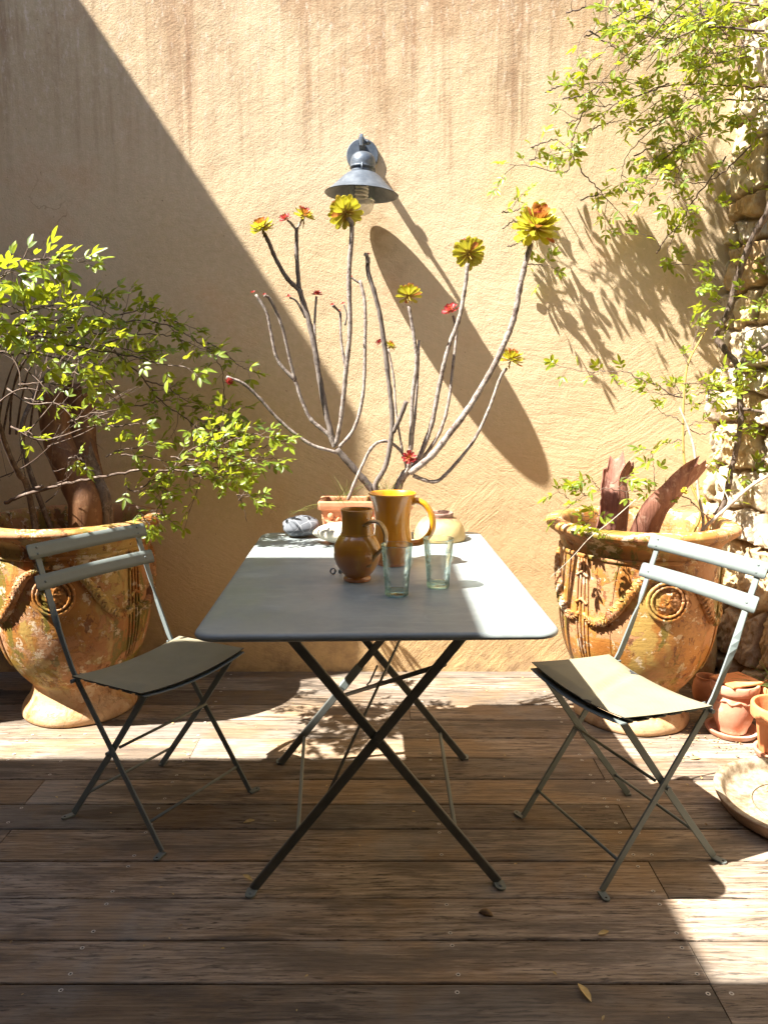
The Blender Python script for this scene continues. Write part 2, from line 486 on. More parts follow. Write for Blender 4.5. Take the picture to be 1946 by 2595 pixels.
M_DISHOUT = mat_simple('brown_dish_outside', (0.25, 0.15, 0.09), (0.36, 0.24, 0.16), 12, 0.7, 0.002, 40)
M_DRYLEAF = mat_simple('dry_yellow_leaf', (0.42, 0.28, 0.09), (0.58, 0.44, 0.19), 60, 0.7)
M_POD = mat_simple('seed_pod_husk', (0.10, 0.06, 0.03), (0.34, 0.22, 0.11), 70, 0.8, 0.001, 90)
M_BLOCKER = mat_simple('grey_light_blocker', (0.20, 0.19, 0.18), (0.26, 0.25, 0.23), 12, 0.9)  # shared grey of the unseen roof slab and walls added to block light
M_YELLOWFL = mat_leaf('yellow_petal', (0.62, 0.50, 0.03), (0.72, 0.62, 0.06), (0.7, 0.6, 0.05))
M_GROUND = mat_simple('dusty_ground', (0.20, 0.16, 0.11), (0.28, 0.23, 0.17), 3, 1.0, 0.01, 20)


def mat_greyrock():
    k = NT('veined_grey_pebble')
    f = k.noise(18, 6, 0.7)
    col = k.mix(k.ramp(f, 0.3, 0.7), (0.10, 0.11, 0.125), (0.17, 0.18, 0.20))
    vn = k.vor(26, k.vadd(k.obj(), k.vscale(k.noise(9, 3, color=True), 0.04)), 'DISTANCE_TO_EDGE')
    col = k.mix(k.ramp(vn, 0.035, 0.01, 0, 0.8), col, (0.40, 0.41, 0.43))
    return k.fin(Base_Color=col, Roughness=0.85, Normal=k.bump(f, 0.0015))


M_GREYROCK = mat_greyrock()
M_WHITEROCK = mat_simple('cream_white_pebble', (0.46, 0.41, 0.31), (0.60, 0.56, 0.46), 14, 0.8, 0.002, 40)


def mat_bowl():
    k = NT('worn_ochre_bowl')
    x, y, z = k.sep()
    f = k.noise(12, 5, 0.65)
    col = k.mix(k.ramp(f, 0.3, 0.7), (0.46, 0.31, 0.115), (0.58, 0.43, 0.20))
    col = k.mix(k.math('MULTIPLY', k.ramp(z, 0.055, 0.078), k.ramp(k.noise(30, 5, 0.7), 0.3, 0.55)), col, (0.22, 0.11, 0.075))
    return k.fin(Base_Color=col, Roughness=0.5, Normal=k.bump(f, 0.003))


M_BOWL = mat_bowl()


# ------------------------------------------------------------------ mesh helpers
class MB:
    def __init__(self):
        self.v, self.f, self.mi, self.sm = [], [], [], []

    def add(self, vs, fs, mi=0, smooth=True):
        b = len(self.v)
        self.v += [tuple(p) for p in vs]
        for f in fs:
            self.f.append(tuple(i + b for i in f))
            self.mi.append(mi)
            self.sm.append(smooth)

    def box(self, c, s, rot=None, mi=0, bevel=0.0):
        cx, cy, cz = c
        hx, hy, hz = s[0] / 2, s[1] / 2, s[2] / 2
        m = rot or Matrix.Identity(3)
        if bevel <= 0:
            vs = [V((x * hx, y * hy, z * hz)) for z in (-1, 1) for x, y in ((-1, -1), (1, -1), (1, 1), (-1, 1))]
            fs = [(3, 2, 1, 0), (4, 5, 6, 7), (0, 1, 5, 4), (1, 2, 6, 5), (2, 3, 7, 6), (3, 0, 4, 7)]
        else:
            b = bevel
            vs, fs = [], []
            for z, ins in ((-hz, b), (-hz + b, 0), (hz - b, 0), (hz, b)):
                for x, y in ((-1, -1), (1, -1), (1, 1), (-1, 1)):
                    vs.append(V((x * (hx - ins), y * (hy - ins), z)))
            for r in range(3):
                for i in range(4):
                    j = (i + 1) % 4
                    fs.append((r * 4 + i, r * 4 + j, r * 4 + 4 + j, r * 4 + 4 + i))
            fs += [(3, 2, 1, 0), (12, 13, 14, 15)]
        self.add([m @ p + V((cx, cy, cz)) for p in vs], fs, mi, False)

    def grid(self, rows, mi=0, closed_u=False, smooth=True, flip=False):
        """rows: list of lists of points"""
        nr, nc = len(rows), len(rows[0])
        vs = [p for r in rows for p in r]
        fs = []
        for i in range(nr - 1):
            for j in range(nc if closed_u else nc - 1):
                a, b = i * nc + j, i * nc + (j + 1) % nc
                q = (a, b, b + nc, a + nc)
                fs.append(q[::-1] if flip else q)
        self.add(vs, fs, mi, smooth)

    def lathe(self, prof, seg=48, c=(0, 0, 0), mi=0, wob=None, cap0=False, cap1=False, smooth=True):
        rows = []
        for r, z in prof:
            row = []
            for j in range(seg):
                a = 2 * pi * j / seg
                rr = r + (wob(a, z) if wob else 0)
                row.append(V((c[0] + rr * math.cos(a), c[1] + rr * math.sin(a), c[2] + z)))
            rows.append(row)
        self.grid(rows, mi, True, smooth)
        n = len(self.v)
        if cap0:
            b = n - len(prof) * seg
            self.f.append(tuple(range(b + seg - 1, b - 1, -1)))
            self.mi.append(mi)
            self.sm.append(False)
        if cap1:
            b = n - seg
            self.f.append(tuple(range(b, b + seg)))
            self.mi.append(mi)
            self.sm.append(False)

    def tube(self, pts, radii, seg=6, mi=0, caps=True, squash=None, lump=0.0):
        pts = [V(p) for p in pts]
        n = len(pts)
        if not isinstance(radii, (list, tuple)):
            radii = [radii] * n
        if len(radii) == 2 and n > 2:
            radii = [radii[0] + (radii[1] - radii[0]) * i / (n - 1) for i in range(n)]
        t0 = (pts[1] - pts[0]).normalized()
        side = t0.cross(V((0, 0, 1)) if abs(t0.z) < 0.9 else V((0, 1, 0))).normalized()
        rows = []
        for i in range(n):
            t = (pts[min(i + 1, n - 1)] - pts[max(i - 1, 0)])
            if t.length < 1e-9:
                t = t0
            t.normalize()
            side = (side - t * side.dot(t)).normalized()
            up = t.cross(side)
            row = []
            for j in range(seg):
                a = 2 * pi * j / seg
                rr = radii[i]
                if lump:
                    q = pts[i] + side * math.cos(a) * rr + up * math.sin(a) * rr
                    rr *= 1 + lump * mnoise.noise(q * 60)
                row.append(pts[i] + side * math.cos(a) * rr + up * math.sin(a) * rr * (squash or 1))
            rows.append(row)
        self.grid(rows, mi, True)
        if caps:
            b = len(self.v) - n * seg
            self.f += [tuple(range(b + seg - 1, b - 1, -1)), tuple(range(len(self.v) - seg, len(self.v)))]
            self.mi += [mi, mi]
            self.sm += [False, False]

    def bar(self, pts, sides, width, thick, mi=0, b=0.0):
        """rectangular bar swept along pts; sides = direction of its wide face per point"""
        pts = [V(p) for p in pts]
        n = len(pts)
        rows = []
        for i in range(n):
            t = (pts[min(i + 1, n - 1)] - pts[max(i - 1, 0)]).normalized()
            s = V(sides[i] if isinstance(sides, list) else sides)
            s = (s - t * s.dot(t)).normalized()
            u = t.cross(s)
            hw, ht = width / 2, thick / 2
            e = min(hw, ht) * 0.4
            prof = [(-hw + e, -ht), (hw - e, -ht), (hw, -ht + e), (hw, ht - e), (hw - e, ht), (-hw + e, ht), (-hw, ht - e), (-hw, -ht + e)]
            rows.append([pts[i] + s * a + u * c for a, c in prof])
        self.grid(rows, mi, True, False)
        bb = len(self.v) - n * 8
        self.f += [tuple(range(bb + 7, bb - 1, -1)), tuple(range(len(self.v) - 8, len(self.v)))]
        self.mi += [mi, mi]
        self.sm += [False, False]

    def build(self, name, mats, parent=None, loc=None, rotz=0.0):
        me = bpy.data.meshes.new(name)
        me.from_pydata(self.v, [], self.f)
        if not isinstance(mats, (list, tuple)):
            mats = [mats]
        for m in mats:
            me.materials.append(m)
        me.polygons.foreach_set('material_index', self.mi)
        me.polygons.foreach_set('use_smooth', self.sm)
        me.update()
        o = bpy.data.objects.new(name, me)
        COL.objects.link(o)
        if parent:
            o.parent = parent
        if loc is not None:
            o.location = loc
        if rotz:
            o.rotation_euler = (0, 0, rotz)
        return o


def tag(o, label=None, cat=None, group=None, kind=None):
    if label:
        o['label'] = label
    if cat:
        o['category'] = cat
    if group:
        o['group'] = group
    if kind:
        o['kind'] = kind
    return o


def thing(name, label, cat, loc=(0, 0, 0), rotz=0.0, group=None):
    o = bpy.data.objects.new(name, None)
    o.empty_display_size = 0.1
    COL.objects.link(o)
    o.location = loc
    o.rotation_euler = (0, 0, rotz)
    return tag(o, label, cat, group)


def spline(pts, n=6):
    """Catmull-Rom through pts"""
    pts = [V(p) for p in pts]
    if len(pts) < 3:
        return pts
    out = []
    q = [pts[0] * 2 - pts[1]] + pts + [pts[-1] * 2 - pts[-2]]
    for i in range(1, len(q) - 2):
        a, b, c, d = q[i - 1], q[i], q[i + 1], q[i + 2]
        for k in range(n):
            t = k / n
            out.append(0.5 * ((2 * b) + (c - a) * t + (2 * a - 5 * b + 4 * c - d) * t * t + (3 * b - a - 3 * c + d) * t ** 3))
    out.append(pts[-1])
    return out


def smooth_profile(pts, n=4):
    return [(p.x, p.y) for p in spline([(a, b, 0) for a, b in pts], n)]


def fbm(p, o=4):
    s, a = 0.0, 1.0
    for _ in range(o):
        s += a * mnoise.noise(p)
        p = p * 2.03
        a *= 0.5
    return s


# ------------------------------------------------------------------ setting: ground, deck
g = MB()
g.add([(-150, -150, -0.16), (150, -150, -0.16), (150, 150, -0.16), (-150, 150, -0.16)], [(0, 1, 2, 3)])
tag(g.build('ground', M_GROUND), 'dusty bare ground below and around the wooden deck', kind='structure')

gaps = [1.445, 1.574, 1.722, 1.874, 2.025, 2.158, 2.308, 2.453, 2.603, 2.756, 2.90, 3.05, 3.195, 3.30]
while gaps[0] > -2.4:
    gaps.insert(0, gaps[0] - 0.146)
joint_at = {1.445: [], 1.574: [0.687], 1.722: [-1.9], 1.874: [0.70], 2.025: [-1.058], 2.158: [0.705], 2.308: [-1.085], 2.453: [0.708], 2.603: [-0.66], 2.756: [0.71]}
d = MB()
XL, XR = -3.2, 2.4
for i in range(len(gaps) - 1):
    y0, y1 = gaps[i] + 0.0022, gaps[i + 1] - 0.0022
    key = gaps[i + 1]
    js = joint_at.get(key, None)
    if js is None:
        js = [R.choice([-1.9, -0.67, 0.69, 0.1])] if i % 2 == 0 else [R.choice([-1.3, 1.3])]
    if abs(key - 1.445) < 1e-6:
        js = [0.685]
    xs = [XL] + sorted(js) + [XR]
    for a, b in zip(xs[:-1], xs[1:]):
        x0, x1 = a + 0.0012, b - 0.0012
        dz = R.uniform(-0.0012, 0.0012)
        e = 0.003
        n = 14
        rows = []
        for yy, zz in ((y0, -0.024), (y0, dz - e), (y0 + e * 0.5, dz - e * 0.3), (y0 + e * 1.4, dz), (y1 - e * 1.4, dz), (y1 - e * 0.5, dz - e * 0.3), (y1, dz - e), (y1, -0.024)):
            rows.append([V((x0 + (x1 - x0) * k / n, yy + 0.0008 * mnoise.noise(V((x0 * 3 + k, yy * 20, 0))), zz)) for k in range(n + 1)])
        d.grid(rows, 0, False, False, flip=True)
        nb = len(d.v) - 8 * (n + 1)
        d.f += [tuple(nb + r * (n + 1) for r in range(7, -1, -1)), tuple(nb + r * (n + 1) + n for r in range(8))]
        d.mi += [0, 0]
        d.sm += [False, False]


def screw(x, y):
    z = 0.0018
    for r0, r1, mi, dz in ((0.0052, 0.0024, 1, 0.0), (0.0024, 0.0, 2, -0.0006)):
        vs, fs = [], []
        for j in range(10):
            a = 2 * pi * j / 10
            vs += [(x + r0 * math.cos(a), y + r0 * math.sin(a), z + dz), (x + r1 * math.cos(a), y + r1 * math.sin(a), z + dz - 0.0003)]
        for j in range(10):
            q = (j + 1) % 10
            fs.append((2 * j, 2 * q, 2 * q + 1, 2 * j + 1))
        d.add(vs, fs, mi, False)


for i in range(len(gaps) - 1):
    for xn in (-1.86, -1.27, -1.085, -0.672, 0.155, 0.668, 0.716, 1.27):
        if R.random() < 0.08 or (xn == 0.716 and i % 2) or (xn == -1.085 and i % 2 == 0):
            continue
        for yy in (gaps[i] + 0.024, gaps[i + 1] - 0.024):
            screw(xn + R.uniform(-0.004, 0.004), yy + R.uniform(-0.006, 0.006))
tag(d.build('deck', [M_DECK, M_SCREW, M_HOLE]), 'weathered grey brown wooden deck boards with screws', kind='structure')

# ------------------------------------------------------------------ walls
wb = MB()
wb.box((-0.35, WALL_Y + 0.15, 1.78), (6.3, 0.30, 3.86))
tag(wb.build('plaster_wall', M_PLASTER), 'tall ochre plastered courtyard wall with rain streaks behind the table', 'wall')

# return wall at the left: the long diagonal shade on the plaster is its shadow
pr = MB()
X0 = -2.25
topz = 1.085 + (-0.078 - X0) * 1.4975
y_end = WALL_Y - (-0.086 - X0) / 2.53
pr.box((X0 - 0.15, (y_end + WALL_Y - 0.003) / 2, topz / 2 - 0.06), (0.30, WALL_Y - 0.003 - y_end, topz + 0.12))
tag(pr.build('side_wall', M_PLASTER), 'tall narrow plastered side wall beyond the left urn, just outside the picture', 'wall')

# unseen roof slab, added and outlined to cast the deck and table shade
rf = MB()
RZ = 3.0
ox, oy = (RZ + 0.14) * 2.53 / 3.79, (RZ + 0.14) / 3.79  # the upper edge of the slab throws the shadow line
xc, yb, yf = 0.70 - ox, 2.447 - oy, 1.455 - oy
poly = [(-4.6, -1.9), (3.2, -1.9), (3.2, yf), (xc, yf), (xc, yb), (-4.6, yb)]
n = len(poly)
rf.add([(x, y, RZ) for x, y in poly] + [(x, y, RZ + 0.14) for x, y in poly],
       [tuple(range(n - 1, -1, -1)), tuple(range(n, 2 * n))] + [(i, (i + 1) % n, n + (i + 1) % n, n + i) for i in range(n)], 0, False)
tag(rf.build('shade_roof', M_BLOCKER), 'flat unseen roof slab above the near deck, added to cast its shade', 'roof')

# unseen walls added behind and left of the camera to cut sky fill
hw = MB()
hw.box((-0.7, -2.06, 2.2), (7.8, 0.30, 4.7))
tag(hw.build('rear_sky_blocker', M_BLOCKER), 'unseen wall behind the camera, added to block low sky light', 'wall')
cw = MB()
cw.box((-4.80, 0.60, 2.05), (0.30, 5.0, 4.4))
tag(cw.build('left_sky_blocker', M_BLOCKER), 'unseen wall far to the left, added to cut sky light and bounce', 'wall')

# ---- rubble stone wall on the right
sw = MB()
A0 = V((1.355, WALL_Y - 0.004, 0))
WDIR = V((0.27, -0.96, 0)).normalized()
WNRM = V((-0.96, -0.27, 0)).normalized()
rs = random.Random(12)
courses = []
z = -0.1
while z < 3.4:
    h = rs.uniform(0.085, 0.22)
    st = []
    s = -0.08 - rs.uniform(0, 0.15)
    while s < 5.4:
        wd = rs.uniform(0.09, 0.23)
        tint = rs.choice([(0.62, 0.53, 0.35), (0.66, 0.58, 0.41), (0.58, 0.46, 0.26), (0.64, 0.60, 0.50), (0.52, 0.36, 0.17), (0.68, 0.62, 0.48), (0.47, 0.42, 0.35)])
        st.append((s, s + wd, rs.uniform(-0.025, 0.03), tint, rs.uniform(-0.10, 0.10), rs.uniform(-0.16, 0.16)))
        s += wd
    courses.append((z, z + h, st))
    z += h
MORT_CREVICE = (0.20, 0.135, 0.075)  # mortar colour, darkened to deepen the crevices between stones


def stone_at(s, zz):
    p = V((s * 5, zz * 5, 1.7))
    s2 = s + 0.040 * mnoise.noise(p) + 0.018 * mnoise.noise(p * 3.3)
    z2 = zz + 0.040 * mnoise.noise(p + V((9, 3, 0))) + 0.018 * mnoise.noise(p * 3.1 + V((2, 2, 2)))
    for (a, b, st) in courses:
        if a <= z2 < b:
            for (c, e, off, tint, tx, tz) in st:
                if c <= s2 < e:
                    dd = min(s2 - c, e - s2, z2 - a, b - z2)
                    f = min(1.0, max(0.0, dd / 0.017))
                    f = f * f * (3 - 2 * f)
                    disp = -0.040 + f * (0.048 + off * 0.8 + (s2 - (c + e) / 2) * tx + (z2 - (a + b) / 2) * tz)
                    col = tuple(m + (t - m) * f for m, t in zip(MORT_CREVICE, tint))
                    return disp, col, f
    return -0.040, MORT_CREVICE, 0


cols = []


def stone_patch(s0, s1, ds, z0, z1, dz):
    ns, nz = int((s1 - s0) / ds), int((z1 - z0) / dz)
    rows = []
    for i in range(nz + 1):
        row = []
        for j in range(ns + 1):
            s, zz = s0 + (s1 - s0) * j / ns, z0 + (z1 - z0) * i / nz
            disp, c, f = stone_at(s, zz)
            q = V((s, zz, 0))
            disp += f * (0.016 * fbm(q * 13 + V((3, 1, 0)), 3) - 0.020 * abs(mnoise.noise(V((s * 34 + 2 * mnoise.noise(q * 6), zz * 7, 4)))) - 0.012 * abs(mnoise.noise(V((s * 80, zz * 16, 9)))) + 0.007 * mnoise.noise(q * 70) - 0.012 * abs(mnoise.noise(q * 24)))
            batter = 0.03 * zz * -0.4 + 0.10 * max(0.0, 0.35 - zz)
            row.append(A0 + WDIR * s + WNRM * (disp + batter) + V((0, 0, zz)))
            cols.append((c[0] * 0.95, c[1] * 0.88, c[2] * 0.78, 1.0))
        rows.append(row)
    sw.grid(rows, 0)


stone_patch(-0.06, 0.50, 0.005, -0.1, 3.0, 0.006)
stone_patch(-0.06, 0.50, 0.02, 3.0, 3.25, 0.02)
stone_patch(0.50, 5.2, 0.045, -0.1, 3.25, 0.03)
swo = sw.build('stone_wall', M_STONEW)
ca = swo.data.color_attributes.new('stone_tint', 'FLOAT_COLOR', 'POINT')
ca.data.foreach_set('color', [c for q in cols for c in q])
tag(swo, 'rough wall of pale yellow limestone rubble at the right edge', 'wall')

# ------------------------------------------------------------------ leaves


def leaflet(mb, base, d, nrm, L, W, mi=0, curl=0.12, fold=0.18):
    d = d.normalized()
    side = d.cross(nrm)
    if side.length < 1e-4:
        side = V((1, 0, 0))
    side.normalize()
    nn = side.cross(d).normalized()
    vs = [base]
    for t, wf in ((0.28, 0.82), (0.58, 1.0), (0.82, 0.6)):
        c = base + d * L * t - nn * L * curl * t * t
        e = nn * W * fold * wf
        vs += [c + side * W * 0.5 * wf + e, c, c - side * W * 0.5 * wf + e]
    vs.append(base + d * L - nn * L * curl)
    fs = [(0, 2, 1), (0, 3, 2), (1, 2, 5, 4), (2, 3, 6, 5), (4, 5, 8, 7), (5, 6, 9, 8), (7, 8, 10), (8, 9, 10)]
    mb.add(vs, fs, mi, True)


def rvec(r, s=1.0):
    return V((r.uniform(-s, s), r.uniform(-s, s), r.uniform(-s, s)))


def sprig(lf, st, pos, d, r, size, n=5, up=V((-0.25, -0.25, 1))):
    """one compound rose leaf: a short stalk with 3 or 5 leaflets"""
    d = d.normalized()
    nrm = (up + rvec(r, 0.75)).normalized()
    side = d.cross(nrm)
    if side.length < 1e-3:
        side = V((1, 0, 0))
    side.normalize()
    nrm = side.cross(d).normalized()
    ln = size * r.uniform(0.8, 1.3)
    tip = pos + d * ln - V((0, 0, ln * 0.12))
    st.tube([pos, (pos + tip) / 2, tip], 0.0008, 3, caps=False)
    W = size * r.uniform(0.34, 0.44)
    leaflet(lf, tip, d + rvec(r, 0.2), nrm + rvec(r, 0.3), size * r.uniform(0.9, 1.25), W)
    pairs = [(0.92, 0.95)] if n == 3 else [(0.95, 1.0), (0.5, 0.8)]
    for t, sc in pairs:
        b = pos + (tip - pos) * t
        for sg in (-1, 1):
            if r.random() < 0.08:
                continue
            dd = d * 0.62 + side * sg * 0.85 + rvec(r, 0.22)
            leaflet(lf, b, dd, nrm + rvec(r, 0.4), size * sc * r.uniform(0.75, 1.05), W * sc)


def spray(lf, st, pts, r, rad=(0.003, 0.0012), step=0.035, size=0.036, t0=0.15, t1=1.0, twigs=0.0, leafp=1.0, up=V((-0.25, -0.25, 1)), spread=1.0, smi=0):
    """a shoot through pts with compound leaves and side twigs; returns sampled points"""
    p = spline(pts, 6)
    n = len(p)
    p = [q + rvec(r, 0.004) if 0 < i < n - 1 else q for i, q in enumerate(p)]
    st.tube(p, [rad[0] + (rad[1] - rad[0]) * i / (n - 1) for i in range(n)], 5, smi)
    acc, tot = 0.0, sum((p[i + 1] - p[i]).length for i in range(n - 1))
    run, nxt = 0.0, tot * t0
    k = 0
    for i in range(n - 1):
        seg = p[i + 1] - p[i]
        L = seg.length
        while run + L > nxt and nxt <= tot * t1 + 1e-6:
            f = (nxt - run) / max(L, 1e-6)
            q = p[i] + seg * f
            t = seg.normalized()
            k += 1
            sd = t.cross(V((0, -1, 0.2)))
            if sd.length < 1e-3:
                sd = V((1, 0, 0))
            sd.normalize()
            sg = 1 if k % 2 else -1
            dirn = t * r.uniform(0.2, 0.8) + sd * sg * r.uniform(0.3, 0.9) * spread + V((0, r.uniform(-0.75, 0.35), r.uniform(-0.1, 0.4)))
            if r.random() < twigs:
                tl = r.uniform(0.06, 0.16)
                e = q + dirn.normalized() * tl + V((0, 0, r.uniform(-0.03, 0.03)))
                mid = (q + e) / 2 + rvec(r, 0.012)
                st.tube(spline([q, mid, e], 4), [0.0014, 0.0008], 4, smi)
                for w_ in (0.35, 0.6, 0.85, 1.0):
                    if r.random() < leafp:
                        qq = q + (e - q) * w_
                        sprig(lf, st, qq, dirn + rvec(r, 0.9), r, size * r.uniform(0.75, 1.1), 3 if r.random() < 0.4 else 5, up)
            elif r.random() < leafp:
                sprig(lf, st, q, dirn, r, size * r.uniform(0.75, 1.15), 3 if r.random() < 0.35 else 5, up)
            nxt += step * r.uniform(0.6, 1.4)
        run += L
    if leafp > 0.5:
        t = (p[-1] - p[-2]).normalized()
        for _ in range(2):
            sprig(lf, st, p[-1], t + rvec(r, 0.5), r, size, 5, up)
    return p


def c1(x, y):
    return (x / 2.07375, 560 + y / 2.07375)


def pts1(lst, Y0, Y1=None):
    Y1 = Y0 if Y1 is None else Y1
    Y0, Y1 = (Y - 0.14 if Y < 2.67 and max(q[1] for q in lst) < 1050 else Y for Y in (Y0, Y1))
    n = len(lst)
    return [P(*c1(*a), Y0 + (Y1 - Y0) * i / max(1, n - 1)) for i, a in enumerate(lst)]


# ------------------------------------------------------------------ left shrub (climbing rose spilling over the left urn)
URN_L = V((-1.195, 2.885, 0))
URN_R = V((0.950, 2.815, 0))
rose = thing('climbing_rose', 'leafy rose shrub with yellow green shoots arching from behind the left urn', 'shrub', (0, 0, 0))
lf, st = MB(), MB()
r = random.Random(21)
S1 = dict(size=0.040, step=0.030)
# sunlit upper shoots
spray(lf, st, pts1([(-160, 470), (-60, 360), (30, 285), (100, 215), (180, 205), (260, 195)], 2.50, 2.42), r, step=0.024, size=0.043, t0=0.1)
spray(lf, st, pts1([(180, 205), (280, 200), (360, 190), (440, 215)], 2.42, 2.40), r, step=0.024, size=0.043, t0=0.1)
for dy in (70,):
    spray(lf, st, pts1([(-200, 520 + dy), (-80, 420 + dy), (10, 370 + dy), (90, 400 + dy * 0.9), (150, 440 + dy * 0.8)], 2.5, 2.45), r, step=0.026, size=0.044)
spray(lf, st, pts1([(-150, 560), (0, 555), (150, 578), (330, 640), (500, 682), (700, 712), (850, 752), (985, 772)], 2.50, 2.42), r, rad=(0.0045, 0.0014), t0=0.3, step=0.034, size=0.040, twigs=0.1)
for yy in (450, 515, 580):
    spray(lf, st, pts1([(60, yy + 40), (180, yy + 10), (300, yy + 5), (400, yy), (500 - abs(yy - 520), yy - 15)], 2.50, 2.44), r, step=0.030, size=0.043, twigs=0.12)
spray(lf, st, pts1([(-100, 570), (60, 610), (200, 640), (340, 690), (440, 740), (540, 760)], 2.62, 2.55), r, step=0.03, size=0.036, twigs=0.2)
for q in ([(60, 700), (180, 690), (300, 720), (420, 760)], [(-80, 250), (0, 290), (70, 270)]):
    spray(lf, st, pts1(q, 2.46, 2.40), r, step=0.034, size=0.041, twigs=0.1)
for i in range(6):
    x0, y0 = r.uniform(-280, -120), r.uniform(330, 700)
    spray(lf, st, pts1([(x0, y0), (x0 + 60, y0 - 15), (x0 + 130, y0 + r.uniform(-30, 30))], 2.42, r.uniform(2.3, 2.5)), r, step=0.026, size=0.041, twigs=0.3)
# shaded shoots against the wall
spray(lf, st, pts1([(120, 640), (300, 570), (480, 545), (700, 525), (850, 540), (1000, 610), (1110, 690), (1160, 770), (1180, 900), (1165, 1060)], 3.02, 3.16), r, rad=(0.004, 0.0012), t0=0.1, step=0.028, size=0.039, twigs=0.22)
spray(lf, st, pts1([(1090, 640), (1180, 690), (1240, 750), (1310, 785)], 3.13, 3.12), r, step=0.026, size=0.040)
spray(lf, st, pts1([(470, 450), (490, 410), (515, 390), (545, 395)], 3.05), r, step=0.03, size=0.034)
spray(lf, st, pts1([(380, 640), (560, 640), (700, 600), (880, 603), (960, 625), (1060, 672)], 3.05, 3.13), r, t0=0.05, step=0.028, size=0.038, twigs=0.2)
spray(lf, st, pts1([(560, 520), (680, 480), (780, 450), (850, 470)], 3.08, 3.1), r, step=0.028, size=0.038)
spray(lf, st, pts1([(860, 520), (930, 530), (1010, 560)], 3.1, 3.1), r, step=0.026, size=0.038)
spray(lf, st, pts1([(560, 640), (650, 730), (760, 830), (830, 930), (950, 1020), (1050, 1095), (1150, 1150), (1260, 1160)], 3.03, 3.10), r, rad=(0.004, 0.0014), t0=0.05, step=0.026, size=0.038, twigs=0.25)
spray(lf, st, pts1([(620, 960), (760, 970), (860, 940), (960, 970), (1050, 985)], 3.05, 3.08), r, step=0.03, size=0.036)
spray(lf, st, pts1([(760, 840), (880, 870), (940, 920), (1000, 950)], 3.05, 3.08), r, step=0.03, size=0.036)
for q in ([(960, 1130), (1060, 1120), (1160, 1090), (1220, 1060)], [(1040, 1040), (1130, 1080), (1200, 1100)], [(1150, 1160), (1240, 1130), (1310, 1090)], [(1200, 1240), (1300, 1240), (1390, 1265)]):
    spray(lf, st, pts1(q, 3.05, 3.08), r, step=0.024, size=0.040, twigs=0.2)
for q in ([(200, 460), (300, 440), (420, 425), (560, 480)], [(400, 560), (520, 590), (620, 560), (700, 600)], [(300, 700), (420, 720), (560, 730)], [(600, 650), (720, 690), (840, 680)]):
    spray(lf, st, pts1(q, 2.95, 3.0), r, step=0.026, size=0.041, twigs=0.25)
# middle, half sunlit
spray(lf, st, pts1([(100, 860), (250, 850), (380, 880), (500, 880), (600, 930)], 2.66, 2.6), r, step=0.035, size=0.034, twigs=0.2)
spray(lf, st, pts1([(200, 760), (330, 790), (450, 810), (540, 830), (620, 900)], 2.6, 2.52), r, step=0.032, size=0.036, twigs=0.2)
spray(lf, st, pts1([(360, 1060), (450, 1020), (540, 1010), (610, 1000)], 2.6, 2.52), r, step=0.03, size=0.036)
spray(lf, st, pts1([(540, 1040), (600, 1080), (680, 1070), (750, 1060)], 2.6, 2.55), r, step=0.03, size=0.038)
spray(lf, st, pts1([(80, 1090), (150, 1110), (210, 1140)], 2.62, 2.58), r, step=0.03, size=0.034)
spray(lf, st, pts1([(360, 1250), (410, 1240), (450, 1270)], 2.6, 2.6), r, step=0.03, size=0.032)
spray(lf, st, pts1([(130, 930), (250, 960), (330, 960)], 2.7, 2.7), r, step=0.03, size=0.034)
# long low branch and its bright end
spray(lf, st, pts1([(30, 1480), (110, 1450), (350, 1383), (560, 1340), (750, 1312), (920, 1310), (1060, 1335), (1190, 1410)], 2.80, 2.62), r, rad=(0.0075, 0.002), t0=0.55, step=0.06, size=0.030, leafp=0.5, twigs=0.3)
for q in ([(900, 1240), (1050, 1260), (1180, 1245), (1300, 1205), (1400, 1185), (1490, 1160)], [(1000, 1320), (1130, 1300), (1260, 1275), (1360, 1245), (1450, 1250)],
          [(980, 1220), (1040, 1190), (1120, 1180), (1140, 1195)], [(1000, 1330), (1090, 1350), (1180, 1340)], [(1180, 1170), (1260, 1140), (1330, 1120), (1390, 1135)], [(880, 1300), (980, 1290), (1080, 1260)]):
    spray(lf, st, pts1(q, 2.64, 2.55), r, t0=0.12, step=0.026, size=0.037, twigs=0.2)
spray(lf, st, pts1([(940, 1240), (900, 1340), (860, 1420), (840, 1500), (800, 1570)], 2.64, 2.56), r, t0=0.3, step=0.035, size=0.036)
for q in ([(560, 1240), (620, 1210), (720, 1190), (800, 1160)], [(740, 1400), (800, 1370), (860, 1340)], [(800, 1420), (850, 1400), (880, 1420)], [(720, 1500), (760, 1560), (790, 1600)], [(820, 1550), (850, 1540), (880, 1560)],
          [(660, 1390), (700, 1420), (760, 1410)], [(640, 1230), (760, 1240), (860, 1260)]):
    spray(lf, st, pts1(q, 2.62, 2.58), r, t0=0.2, step=0.03, size=0.036)
spray(lf, st, pts1([(1190, 1310), (1230, 1380), (1260, 1450), (1300, 1580)], 2.9, 2.95), r, t0=0.9, t1=0.5, step=0.2, size=0.03, leafp=0)
for q in ([(1245, 1440), (1290, 1440), (1340, 1450)], [(1340, 1480), (1370, 1490)], [(1255, 1470), (1290, 1420)]):
    spray(lf, st, pts1(q, 2.9, 2.9), r, t0=0.2, step=0.03, size=0.034, up=V((0, -0.5, 0.8)))
